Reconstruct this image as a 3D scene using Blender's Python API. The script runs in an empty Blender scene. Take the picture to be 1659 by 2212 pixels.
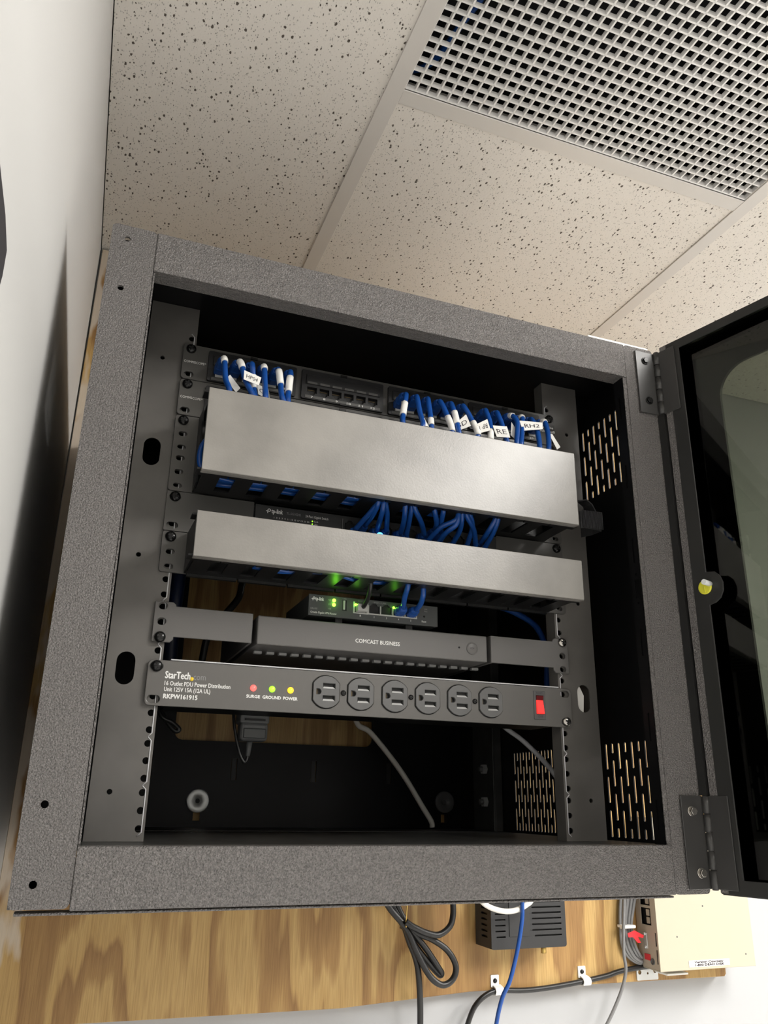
import bpy, bmesh, math, random
from mathutils import Matrix, Vector
from mathutils.geometry import delaunay_2d_cdt

# ---------------------------------------------------------------- camera, world, lights, exposure
SC = bpy.context.scene
COL = SC.collection
MM = 0.001

cam_d = bpy.data.cameras.new('camera')
cam = bpy.data.objects.new('camera', cam_d)
COL.objects.link(cam)
RT = Vector((0.93461924, -0.35532655, 0.015163))
DN = Vector((0.133312, 0.3104885, -0.94118266))
FW = Vector((0.32971925, 0.88166883, 0.33755782))
M = Matrix.Identity(4)
for i in range(3):
    M[i][0] = RT[i]; M[i][1] = -DN[i]; M[i][2] = -FW[i]
M[0][3], M[1][3], M[2][3] = -0.30698, -0.71826, 0.02568
cam.matrix_world = M
cam_d.sensor_fit = 'VERTICAL'
cam_d.sensor_height = 24.0
cam_d.lens = 1754.718 / 2212 * 24.0
cam_d.clip_start = 0.01
cam_d.clip_end = 50
SC.camera = cam

SC.view_settings.view_transform = 'Standard'
SC.view_settings.look = 'None'
SC.view_settings.gamma = 1.0
SC.view_settings.use_curve_mapping = False
SC.view_settings.exposure = 0.24

W = bpy.data.worlds.new('world'); SC.world = W
W.use_nodes = True
W.node_tree.nodes['Background'].inputs[0].default_value = (0.9, 0.92, 1.0, 1)
W.node_tree.nodes['Background'].inputs[1].default_value = 0.02

# room numbers (mm): x right, y towards the back wall, z up; cabinet front plane y = 0
ZC = 939.0          # ceiling
ZF = -1500.0        # floor
YB = 593.0          # back wall
YP = 574.0          # plywood face
XR = 2434.0         # right wall
YF = -2971.0        # wall behind the camera
LIGHTS = [(909, -1110, 4.0), (2129, -210, 2.6), (2129, -1430, 2.2)]   # x, y, watts x 10; last two are added fill lamps, unseen
LCOL = (1.0, 0.975, 0.94)
for lx, ly, lw in LIGHTS:
    ld = bpy.data.lights.new('troffer_light', 'AREA')
    ld.shape = 'RECTANGLE'; ld.size = 0.56; ld.size_y = 1.16
    ld.energy = lw * 10; ld.color = LCOL
    lo = bpy.data.objects.new('troffer_light', ld)
    lo.location = (lx * MM, ly * MM, (ZC - 4) * MM)
    COL.objects.link(lo)

# ---------------------------------------------------------------- materials
MATS = {}
def nodes_of(m):
    m.use_nodes = True
    return m.node_tree.nodes, m.node_tree.links
def mat(name, col, rough=0.5, metal=0.0, spec=0.5, bump=None, emit=None, var=None, coat=0.0):
    """bump = (scale, strength, distance mm); var = (scale, amount) colour mottling"""
    m = bpy.data.materials.new(name); MATS[name] = m
    N, L = nodes_of(m); b = N['Principled BSDF']
    b.inputs['Base Color'].default_value = (*col, 1)
    b.inputs['Roughness'].default_value = rough
    b.inputs['Metallic'].default_value = metal
    b.inputs['Specular IOR Level'].default_value = spec
    b.inputs['Coat Weight'].default_value = coat
    if emit:
        b.inputs['Emission Color'].default_value = (*emit[0], 1)
        b.inputs['Emission Strength'].default_value = emit[1]
    if bump or var:
        tc = N.new('ShaderNodeTexCoord')
    if bump:
        n = N.new('ShaderNodeTexNoise'); n.inputs['Scale'].default_value = bump[0]
        n.inputs['Detail'].default_value = 2.0
        bp = N.new('ShaderNodeBump'); bp.inputs['Strength'].default_value = bump[1]
        bp.inputs['Distance'].default_value = bump[2] * MM
        L.new(tc.outputs['Object'], n.inputs['Vector']); L.new(n.outputs['Fac'], bp.inputs['Height'])
        L.new(bp.outputs['Normal'], b.inputs['Normal'])
    if var:
        n2 = N.new('ShaderNodeTexNoise'); n2.inputs['Scale'].default_value = var[0]; n2.inputs['Detail'].default_value = 4
        mx = N.new('ShaderNodeMixRGB'); mx.blend_type = 'MIX'
        lo_ = tuple(c * (1 - var[1]) for c in col); hi_ = tuple(min(1, c * (1 + var[1])) for c in col)
        mx.inputs[1].default_value = (*lo_, 1); mx.inputs[2].default_value = (*hi_, 1)
        rp = N.new('ShaderNodeValToRGB'); rp.color_ramp.elements[0].position = 0.35; rp.color_ramp.elements[1].position = 0.65
        L.new(tc.outputs['Object'], n2.inputs['Vector']); L.new(n2.outputs['Fac'], rp.inputs['Fac'])
        L.new(rp.outputs['Color'], mx.inputs[0]); L.new(mx.outputs[0], b.inputs['Base Color'])
    return m

mat('frame_paint', (0.125, 0.116, 0.112), 0.28, spec=0.8, bump=(720, 1.0, 2.6), var=(640, 0.36))
mat('rail_paint', (0.12, 0.114, 0.106), 0.33, spec=0.5, bump=(60, 0.12, 0.3), var=(14, 0.15))
mat('panel_black', (0.005, 0.005, 0.0055), 0.42, spec=0.22, bump=(500, 0.2, 0.15))
mat('ear_black', (0.085, 0.082, 0.077), 0.32, spec=0.5, bump=(700, 0.12, 0.1))
mat('duct_plastic', (0.235, 0.224, 0.207), 0.35, spec=0.7, bump=(520, 0.45, 0.2), var=(11, 0.18))
mat('duct_inner', (0.009, 0.009, 0.0095), 0.38, spec=0.4)
mat('module_plastic', (0.016, 0.016, 0.017), 0.4, spec=0.5)
mat('strip_grey', (0.09, 0.088, 0.084), 0.45)
mat('vent_lit_grey', (0.42, 0.42, 0.41), 0.4)
mat('slot_highlight', (0.7, 0.7, 0.69), 0.35)
mat('port_black', (0.004, 0.004, 0.004), 0.5)
mat('pdu_paint', (0.12, 0.115, 0.108), 0.36, spec=0.55, bump=(160, 0.35, 0.25))
mat('outlet_plastic', (0.125, 0.125, 0.125), 0.38, spec=0.5, bump=(300, 0.08, 0.1))
mat('gateway_shell', (0.12, 0.115, 0.11), 0.42, spec=0.55, bump=(900, 0.25, 0.15))
mat('router_shell', (0.06, 0.064, 0.064), 0.45)
mat('switch_shell', (0.028, 0.029, 0.03), 0.42)
mat('screw_black', (0.02, 0.02, 0.02), 0.25, metal=0.6)
mat('screw_steel', (0.45, 0.43, 0.4), 0.25, metal=1.0)
mat('floor_metal', (0.04, 0.04, 0.038), 0.4, var=(40, 0.3))
mat('door_black', (0.02, 0.02, 0.019), 0.38, spec=0.4, bump=(300, 0.1, 0.1))
mat('hinge_black', (0.035, 0.034, 0.033), 0.36, bump=(200, 0.2, 0.2))
mat('recess', (0.003, 0.003, 0.003), 0.6)
mat('zinc', (0.72, 0.73, 0.72), 0.42, metal=0.6)
mat('bright_edge', (0.25, 0.23, 0.2), 0.3, metal=0.7)
mat('print_white', (0.85, 0.85, 0.83), 0.5)
mat('print_grey', (0.28, 0.28, 0.28), 0.5)
mat('print_yellow', (0.9, 0.62, 0.03), 0.5)
mat('print_dark', (0.03, 0.02, 0.03), 0.6)
mat('cable_blue', (0.009, 0.068, 0.30), 0.28, spec=0.5)
mat('boot_blue', (0.012, 0.072, 0.31), 0.38)
mat('cable_navy', (0.003, 0.01, 0.04), 0.4)
mat('cable_black', (0.012, 0.012, 0.012), 0.35, spec=0.5)
mat('cable_grey', (0.20, 0.20, 0.20), 0.42)
mat('cable_white', (0.86, 0.83, 0.76), 0.4)
mat('cable_glint_silver', (0.66, 0.66, 0.68), 0.4)
mat('label_white', (0.85, 0.84, 0.8), 0.6)
mat('velcro', (0.012, 0.012, 0.013), 0.9, bump=(900, 0.6, 0.4))
mat('clear_plug', (0.45, 0.45, 0.43), 0.2)
mat('brass', (0.55, 0.38, 0.12), 0.35, metal=0.9)
mat('dull_brass', (0.10, 0.07, 0.03), 0.45, metal=0.6)
mat('led_green', (0.2, 0.9, 0.05), 0.3, emit=((0.25, 1.0, 0.03), 6.0))
mat('led_red', (0.8, 0.05, 0.05), 0.3, emit=((1.0, 0.12, 0.1), 1.6))
mat('led_lime', (0.3, 0.8, 0.05), 0.3, emit=((0.35, 1.0, 0.03), 1.2))
mat('led_amber', (0.9, 0.5, 0.02), 0.3, emit=((1.0, 0.55, 0.03), 1.3))
mat('glint_blue', (0.1, 0.5, 1.0), 0.3, emit=((0.1, 0.55, 1.0), 2.0))
mat('rocker_red', (0.6, 0.015, 0.02), 0.25, emit=((1.0, 0.05, 0.04), 0.7))
mat('rocker_dark', (0.12, 0.004, 0.006), 0.25)
mat('bezel', (0.10, 0.10, 0.10), 0.35)
mat('adapter_grey', (0.10, 0.103, 0.105), 0.5)
mat('modem_shell', (0.022, 0.022, 0.023), 0.5)
mat('beige_metal', (0.50, 0.45, 0.345), 0.45)
mat('beige_panel', (0.50, 0.43, 0.34), 0.45)
mat('red_tape', (0.7, 0.03, 0.04), 0.4)
mat('lock_yellow', (0.75, 0.72, 0.05), 0.35)
mat('lock_white', (0.8, 0.82, 0.82), 0.35)
mat('wall_paint', (0.56, 0.558, 0.55), 0.55, spec=0.4, bump=(40, 0.06, 0.4))
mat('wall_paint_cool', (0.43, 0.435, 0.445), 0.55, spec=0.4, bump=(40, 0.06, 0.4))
mat('tee_paint', (0.70, 0.675, 0.64), 0.4)
mat('grille_white', (0.90, 0.89, 0.87), 0.4)
mat('plenum', (0.012, 0.012, 0.013), 0.9)
mat('floor_tile', (0.72, 0.71, 0.69), 0.5)
mat('styrofoam', (0.85, 0.85, 0.82), 0.6)
mat('dark_cloth', (0.02, 0.018, 0.022), 0.7)
mat('diffuser', (0.8, 0.8, 0.78), 0.5, emit=((1.0, 0.96, 0.9), 5.0))

def smoked():
    m = bpy.data.materials.new('smoked_acrylic'); MATS['smoked_acrylic'] = m
    N, L = nodes_of(m); N.remove(N['Principled BSDF'])
    out = N['Material Output']
    tr = N.new('ShaderNodeBsdfTransparent'); tr.inputs[0].default_value = (0.34, 0.36, 0.31, 1)
    gl = N.new('ShaderNodeBsdfGlossy'); gl.inputs['Roughness'].default_value = 0.02; gl.inputs['Color'].default_value = (1, 1, 1, 1)
    fr = N.new('ShaderNodeFresnel'); fr.inputs[0].default_value = 1.49
    mx = N.new('ShaderNodeMixShader')
    L.new(fr.outputs[0], mx.inputs[0]); L.new(tr.outputs[0], mx.inputs[1]); L.new(gl.outputs[0], mx.inputs[2])
    L.new(mx.outputs[0], out.inputs['Surface'])
smoked()

def tile_material():
    m = bpy.data.materials.new('ceiling_tile_board'); MATS['ceiling_tile_board'] = m
    N, L = nodes_of(m); b = N['Principled BSDF']; b.inputs['Roughness'].default_value = 0.85
    tc = N.new('ShaderNodeTexCoord')
    def pits(scale, thr, soft, seedoff, rmin):
        mp = N.new('ShaderNodeMapping'); mp.inputs['Location'].default_value = (seedoff, seedoff * 0.7, 0)
        mp.inputs['Scale'].default_value = (1.25, 0.8, 0.0)
        L.new(tc.outputs['Object'], mp.inputs['Vector'])
        nz = N.new('ShaderNodeTexNoise'); nz.inputs['Scale'].default_value = scale * 1.3
        ad = N.new('ShaderNodeVectorMath'); ad.operation = 'MULTIPLY_ADD'
        ad.inputs[1].default_value = (0.55 / scale,) * 3
        L.new(mp.outputs[0], nz.inputs['Vector']); L.new(nz.outputs['Color'], ad.inputs[0]); L.new(mp.outputs[0], ad.inputs[2])
        v = N.new('ShaderNodeTexVoronoi'); v.inputs['Scale'].default_value = scale
        L.new(ad.outputs[0], v.inputs['Vector'])
        sp = N.new('ShaderNodeSeparateColor'); L.new(v.outputs['Color'], sp.inputs[0])
        # pit radius differs from cell to cell
        mu = N.new('ShaderNodeMath'); mu.operation = 'MULTIPLY_ADD'; mu.inputs[1].default_value = thr; mu.inputs[2].default_value = rmin
        L.new(sp.outputs[0], mu.inputs[0])
        su = N.new('ShaderNodeMath'); su.operation = 'SUBTRACT'; L.new(mu.outputs[0], su.inputs[0]); L.new(v.outputs['Distance'], su.inputs[1])
        mr = N.new('ShaderNodeMapRange'); mr.inputs['From Min'].default_value = 0; mr.inputs['From Max'].default_value = soft
        L.new(su.outputs[0], mr.inputs['Value'])
        return mr.outputs[0]
    a = pits(140, 0.40, 0.06, 3.1, -0.07)
    c = pits(330, 0.44, 0.10, 7.7, -0.02)
    mxm = N.new('ShaderNodeMath'); mxm.operation = 'MULTIPLY'; mxm.inputs[1].default_value = 0.45; L.new(c, mxm.inputs[0])
    mm = N.new('ShaderNodeMath'); mm.operation = 'MAXIMUM'; L.new(a, mm.inputs[0]); L.new(mxm.outputs[0], mm.inputs[1])
    mc = N.new('ShaderNodeMixRGB'); mc.inputs[1].default_value = (0.82, 0.785, 0.73, 1); mc.inputs[2].default_value = (0.10, 0.085, 0.07, 1)
    L.new(mm.outputs[0], mc.inputs[0]); L.new(mc.outputs[0], b.inputs['Base Color'])
    n = N.new('ShaderNodeTexNoise'); n.inputs['Scale'].default_value = 320; n.inputs['Detail'].default_value = 3
    L.new(tc.outputs['Object'], n.inputs['Vector'])
    hs = N.new('ShaderNodeMath'); hs.operation = 'MULTIPLY_ADD'; hs.inputs[1].default_value = -2.0
    L.new(mm.outputs[0], hs.inputs[0]); L.new(n.outputs['Fac'], hs.inputs[2])
    bp = N.new('ShaderNodeBump'); bp.inputs['Strength'].default_value = 0.45; bp.inputs['Distance'].default_value = 0.0009
    L.new(hs.outputs[0], bp.inputs['Height']); L.new(bp.outputs[0], b.inputs['Normal'])
tile_material()

def plywood_material():
    m = bpy.data.materials.new('plywood'); MATS['plywood'] = m
    N, L = nodes_of(m); b = N['Principled BSDF']; b.inputs['Roughness'].default_value = 0.5
    tc = N.new('ShaderNodeTexCoord')
    def noise(scale, sx, sz, detail=2.0, rough=0.5):
        mp = N.new('ShaderNodeMapping'); mp.inputs['Scale'].default_value = (sx, 1, sz)
        n = N.new('ShaderNodeTexNoise'); n.inputs['Scale'].default_value = scale; n.inputs['Detail'].default_value = detail
        n.inputs['Roughness'].default_value = rough
        L.new(tc.outputs['Object'], mp.inputs[0]); L.new(mp.outputs[0], n.inputs[0]); return n.outputs['Fac']
    big = noise(4.6, 1.0, 0.30, 3.0, 0.5)
    jag = noise(70, 1.0, 0.07, 3.0)
    k = N.new('ShaderNodeMath'); k.operation = 'MULTIPLY_ADD'; k.inputs[1].default_value = 9.0
    j = N.new('ShaderNodeMath'); j.operation = 'MULTIPLY'; j.inputs[1].default_value = 0.9
    L.new(jag, j.inputs[0]); L.new(big, k.inputs[0]); L.new(j.outputs[0], k.inputs[2])
    f = N.new('ShaderNodeMath'); f.operation = 'FRACT'; L.new(k.outputs[0], f.inputs[0])
    rp = N.new('ShaderNodeValToRGB'); e = rp.color_ramp.elements
    e[0].position = 0.0; e[0].color = (0.50, 0.315, 0.11, 1)
    e[1].position = 1.0; e[1].color = (0.50, 0.315, 0.11, 1)
    for p, c in ((0.35, (0.55, 0.36, 0.135, 1)), (0.52, (0.39, 0.225, 0.075, 1)), (0.88, (0.30, 0.16, 0.052, 1)), (0.95, (0.42, 0.25, 0.085, 1))):
        q = e.new(p); q.color = c
    L.new(f.outputs[0], rp.inputs[0])
    fine = noise(700, 1.0, 0.03, 2.0)
    r2 = N.new('ShaderNodeValToRGB'); r2.color_ramp.elements[0].position = 0.3; r2.color_ramp.elements[0].color = (0.72, 0.68, 0.62, 1)
    r2.color_ramp.elements[1].position = 0.6; r2.color_ramp.elements[1].color = (1, 1, 1, 1)
    L.new(fine, r2.inputs[0])
    mu = N.new('ShaderNodeMixRGB'); mu.blend_type = 'MULTIPLY'; mu.inputs[0].default_value = 0.8
    L.new(rp.outputs[0], mu.inputs[1]); L.new(r2.outputs[0], mu.inputs[2])
    # white paint smears along the board's left edge
    sx = N.new('ShaderNodeSeparateXYZ'); L.new(tc.outputs['Object'], sx.inputs[0])
    mr = N.new('ShaderNodeMapRange'); mr.inputs['From Min'].default_value = -0.305; mr.inputs['From Max'].default_value = -0.372
    mr.inputs['To Min'].default_value = -0.25; mr.inputs['To Max'].default_value = 0.22
    L.new(sx.outputs[0], mr.inputs['Value'])
    ns = noise(16, 1.6, 0.5, 3.0)
    ad = N.new('ShaderNodeMath'); ad.operation = 'ADD'; L.new(ns, ad.inputs[0]); L.new(mr.outputs[0], ad.inputs[1])
    st = N.new('ShaderNodeMapRange'); st.inputs['From Min'].default_value = 0.52; st.inputs['From Max'].default_value = 0.6
    st.inputs['To Max'].default_value = 0.7
    L.new(ad.outputs[0], st.inputs['Value'])
    pm = N.new('ShaderNodeMixRGB'); pm.inputs[2].default_value = (0.66, 0.60, 0.52, 1)
    L.new(st.outputs[0], pm.inputs[0]); L.new(mu.outputs[0], pm.inputs[1]); L.new(pm.outputs[0], b.inputs['Base Color'])
    bp = N.new('ShaderNodeBump'); bp.inputs['Strength'].default_value = 0.2; bp.inputs['Distance'].default_value = 0.0006
    L.new(fine, bp.inputs['Height']); L.new(bp.outputs[0], b.inputs['Normal'])
plywood_material()

# ---------------------------------------------------------------- builders
class MB:
    def __init__(s): s.v = []; s.f = []; s.mi = []; s.cur = 0; s.sm = []
    def add(s, verts, faces, smooth=False):
        o = len(s.v); s.v += [tuple(p) for p in verts]
        for f in faces: s.f.append(tuple(i + o for i in f)); s.mi.append(s.cur); s.sm.append(smooth)
        return s
    def box(s, x0, x1, y0, y1, z0, z1):
        v = [(x, y, z) for x in (x0, x1) for y in (y0, y1) for z in (z0, z1)]
        return s.add(v, [(0, 1, 3, 2), (4, 6, 7, 5), (0, 4, 5, 1), (2, 3, 7, 6), (0, 2, 6, 4), (1, 5, 7, 3)])
    def prism(s, loop, ax, a0, a1):
        """loop of 2-D points extruded along axis ax ('x','y','z'); loop order = the two other axes"""
        def m(p, a):
            return {'x': (a, p[0], p[1]), 'y': (p[0], a, p[1]), 'z': (p[0], p[1], a)}[ax]
        n = len(loop); v = [m(p, a0) for p in loop] + [m(p, a1) for p in loop]
        f = [tuple(range(n)), tuple(range(2 * n - 1, n - 1, -1))]
        f += [(i, (i + 1) % n, n + (i + 1) % n, n + i) for i in range(n)]
        return s.add(v, f)
    def tube(s, pts, r, n=10, cap=True):
        P = [Vector(p) for p in pts]; rr = r if isinstance(r, (list, tuple)) else [r] * len(P)
        T = []
        for i in range(len(P)):
            a = P[max(i - 1, 0)]; c = P[min(i + 1, len(P) - 1)]; T.append((c - a).normalized())
        u = T[0].orthogonal().normalized(); V = []; F = []
        for i, p in enumerate(P):
            u = (u - T[i] * u.dot(T[i])); u = u.normalized() if u.length > 1e-9 else T[i].orthogonal().normalized()
            w = T[i].cross(u)
            for k in range(n):
                a = 2 * math.pi * k / n; V.append(p + (u * math.cos(a) + w * math.sin(a)) * rr[i])
        for i in range(len(P) - 1):
            for k in range(n):
                F.append((i * n + k, i * n + (k + 1) % n, (i + 1) * n + (k + 1) % n, (i + 1) * n + k))
        s.add(V, F, True)
        if cap:
            o = len(s.v) - len(V)
            for ring in (tuple(range(n - 1, -1, -1)), tuple(range((len(P) - 1) * n, len(P) * n))):
                s.f.append(tuple(i + o for i in ring)); s.mi.append(s.cur); s.sm.append(False)
        return s
    def cyl(s, p0, p1, r0, r1=None, n=16):
        return s.tube([p0, p1], [r0, r0 if r1 is None else r1], n)
    def lathe(s, c, axis, prof, n=20):
        """prof = [(radius, distance along axis)]; axis a unit vector"""
        a = Vector(axis).normalized(); u = a.orthogonal().normalized(); w = a.cross(u); c = Vector(c)
        V = []; F = []
        for r, h in prof:
            for k in range(n):
                t = 2 * math.pi * k / n; V.append(c + a * h + (u * math.cos(t) + w * math.sin(t)) * r)
        for i in range(len(prof) - 1):
            for k in range(n):
                F.append((i * n + k, i * n + (k + 1) % n, (i + 1) * n + (k + 1) % n, (i + 1) * n + k))
        return s.add(V, F, True)
    def plate(s, outline, holes, ax, a0, a1):
        """flat sheet with through holes; 2-D points are the two axes other than ax"""
        loops = [outline] + list(holes)
        vs = []; es = []
        for lp in loops:
            o = len(vs); vs += [Vector(p) for p in lp]; es += [(o + i, o + (i + 1) % len(lp)) for i in range(len(lp))]
        ov, oe, of, a_, b_, c_ = delaunay_2d_cdt(vs, es, [], 1, 1e-5)
        def inside(p, lp):
            r = False; j = len(lp) - 1
            for i in range(len(lp)):
                xi, yi = lp[i]; xj, yj = lp[j]
                if (yi > p[1]) != (yj > p[1]) and p[0] < (xj - xi) * (p[1] - yi) / (yj - yi) + xi: r = not r
                j = i
            return r
        bb = [(min(p[0] for p in h), max(p[0] for p in h), min(p[1] for p in h), max(p[1] for p in h), h) for h in holes]
        tris = []
        for f in of:
            c = (sum(ov[i].x for i in f) / len(f), sum(ov[i].y for i in f) / len(f))
            if any(q[0] <= c[0] <= q[1] and q[2] <= c[1] <= q[3] and inside(c, q[4]) for q in bb): continue
            tris.append(tuple(f))
        def m(p, a): return {'x': (a, p[0], p[1]), 'y': (p[0], a, p[1]), 'z': (p[0], p[1], a)}[ax]
        n = len(ov)
        s.add([m(p, a0) for p in ov] + [m(p, a1) for p in ov], [tuple(f) for f in tris] + [tuple(i + n for i in reversed(f)) for f in tris])
        for lp in loops:
            k = len(lp)
            s.add([m(p, a0) for p in lp] + [m(p, a1) for p in lp], [(i, (i + 1) % k, k + (i + 1) % k, k + i) for i in range(k)])
        return s
    def mesh(s, name):
        me = bpy.data.meshes.new(name)
        me.from_pydata([(x * MM, y * MM, z * MM) for x, y, z in s.v], [], s.f)
        for p, i, q in zip(me.polygons, s.mi, s.sm): p.material_index = i; p.use_smooth = q
        bm = bmesh.new(); bm.from_mesh(me)
        bmesh.ops.remove_doubles(bm, verts=bm.verts, dist=1e-7)
        bmesh.ops.recalc_face_normals(bm, faces=bm.faces)
        bm.to_mesh(me); bm.free()
        return me
    def build(s, name, mats, parent=None, bev=0.0, seg=2):
        me = s.mesh(name)
        for m in (mats if isinstance(mats, (list, tuple)) else [mats]): me.materials.append(MATS[m])
        return put(name, me, parent, bev, seg)

def put(name, me, parent=None, bev=0.0, seg=2):
    o = bpy.data.objects.new(name, me); COL.objects.link(o)
    if parent is not None: attach(o, parent)
    if bev > 0:
        md = o.modifiers.new('bevel', 'BEVEL'); md.width = bev * MM; md.segments = seg
        md.limit_method = 'ANGLE'; md.angle_limit = math.radians(50)
    return o
def world_loc(o):
    v = o.location.copy()
    while o.parent is not None: o = o.parent; v = v + Vector((0, 0, 0))
    return v
BASE = {}
def attach(o, parent):
    o.parent = parent
    o.matrix_parent_inverse = Matrix.Translation(-Vector(BASE.get(parent.name, (0, 0, 0))))
def tag(o, label, cat, group=None):
    o['label'] = label; o['category'] = cat
    if group: o['group'] = group
    return o
def thing(name, label, cat, loc=(0, 0, 0), group=None):
    o = bpy.data.objects.new(name, None); COL.objects.link(o)
    o.empty_display_size = 0.02
    o.location = Vector(loc) * MM; BASE[o.name] = o.location.copy()
    return tag(o, label, cat, group)
def struct(o): o['kind'] = 'structure'; return o

def circle(cx, cy, r, n=16, ry=None, a0=0.0):
    return [(cx + r * math.cos(a0 + 2 * math.pi * i / n), cy + (ry or r) * math.sin(a0 + 2 * math.pi * i / n)) for i in range(n)]
def rrect(x0, x1, y0, y1, r, n=5):
    p = []
    for cx, cy, a in ((x1 - r, y1 - r, 0), (x0 + r, y1 - r, 90), (x0 + r, y0 + r, 180), (x1 - r, y0 + r, 270)):
        for i in range(n + 1):
            t = math.radians(a + 90 * i / n); p.append((cx + r * math.cos(t), cy + r * math.sin(t)))
    return p
def stadium(x0, x1, y0, y1, n=6):
    return rrect(x0, x1, y0, y1, min(x1 - x0, y1 - y0) / 2 - 0.01, n)
def rect(x0, x1, y0, y1): return [(x0, y0), (x1, y0), (x1, y1), (x0, y1)]
def spline(P, k=8):
    P = [Vector(p) for p in P]; Q = [P[0] * 2 - P[1]] + P + [P[-1] * 2 - P[-2]]; out = []
    for i in range(1, len(Q) - 2):
        a, b, c, d = Q[i - 1], Q[i], Q[i + 1], Q[i + 2]
        for j in range(k):
            t = j / k
            out.append(0.5 * ((2 * b) + (c - a) * t + (2 * a - 5 * b + 4 * c - d) * t * t + (3 * b - a - 3 * c + d) * t ** 3))
    out.append(P[-1]); return out

FONTCACHE = {}
def text_mesh(body):
    if body not in FONTCACHE:
        cu = bpy.data.curves.new('lettering', 'FONT'); cu.body = body; cu.size = 1.0; cu.resolution_u = 2
        cu.fill_mode = 'FRONT'
        ob = bpy.data.objects.new('lettering_tmp', cu)
        me = bpy.data.meshes.new_from_object(ob)
        V = [v.co.copy() for v in me.vertices]; F = [tuple(p.vertices) for p in me.polygons]
        bpy.data.objects.remove(ob); bpy.data.meshes.remove(me)
        x0 = min(v.x for v in V); x1 = max(v.x for v in V); y0 = 0.0; y1 = max(v.y for v in V)
        FONTCACHE[body] = ([((v.x - x0) / (x1 - x0), v.y / y1) for v in V], F)
    return FONTCACHE[body]
def lettering(body, x0, x1, z0, z1, y, m, parent, bold=0.0, fn=None, name='lettering'):
    """flat print on a face; unit text box mapped to x0..x1, z0..z1 on plane y (or through fn(u,v))"""
    V, F = text_mesh(body); b = MB()
    offs = [(0, 0)] if not bold else [(-bold, 0), (bold, 0), (0, bold), (0, -bold)]
    for k, (ox, oz) in enumerate(offs):
        if fn: b.add([fn(u, v) for u, v in V], F)
        else: b.add([(x0 + u * (x1 - x0) + ox, y - 0.02 * k, z0 + v * (z1 - z0) + oz) for u, v in V], F)
    me = bpy.data.meshes.new(name); me.from_pydata([(x * MM, yy * MM, z * MM) for x, yy, z in b.v], [], b.f)
    me.materials.append(MATS[m])
    return put(name, me, parent)

SCREW = {}
def screw(x, y, z, parent, m='screw_black', r=5.6, rot=0.4, name='screw'):
    """pan-head cross-recess screw whose head faces -y"""
    key = (m, r)
    if key not in SCREW:
        b = MB()
        b.lathe((0, 0, 0), (0, -1, 0), [(0.01, 0), (r, 0), (r, 0.25 * r), (0.88 * r, 0.46 * r), (0.6 * r, 0.62 * r), (0.25 * r, 0.68 * r), (0.01, 0.69 * r)], 18)
        b.cur = 1
        for a in (0, math.pi / 2):
            c, s_ = math.cos(a), math.sin(a); L_, w = 0.56 * r, 0.15 * r
            q = [(-L_, -w), (L_, -w), (L_, w), (-L_, w)]
            pts = [(x_ * c - z_ * s_, z_ * c + x_ * s_) for x_, z_ in q]
            b.prism(pts, 'y', -0.735 * r, -0.5 * r)
        me = b.mesh('screw'); me.materials.append(MATS[m]); me.materials.append(MATS['recess']); SCREW[key] = me
    o = bpy.data.objects.new(name, SCREW[key]); COL.objects.link(o)
    o.location = (x * MM, y * MM, z * MM); o.rotation_euler = (0, rot, 0)
    attach(o, parent); return o

# ---------------------------------------------------------------- the room
def wl(y):  # left wall surface x at depth y
    return -363.5 + (y - 574) * 0.0165
b = MB(); b.prism([(wl(YB), YB), (wl(YB) - 90, YB), (wl(YF) - 90, YF), (wl(YF), YF)], 'z', ZF, ZC + 300)
struct(b.build('wall_left', 'wall_paint'))
struct(MB().box(wl(YB) - 90, XR + 90, YB, YB + 90, ZF, ZC + 300).build('wall_back', 'wall_paint_cool'))
struct(MB().box(XR, XR + 90, YF, YB, ZF, ZC + 300).build('wall_right', 'wall_paint'))
struct(MB().box(wl(YF) - 90, XR + 90, YF - 90, YF, ZF, ZC + 300).build('wall_front', 'wall_paint'))
struct(MB().box(wl(YF) - 90, XR + 90, YF - 90, YB + 90, ZF - 60, ZF).build('floor', 'floor_tile'))

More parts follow.
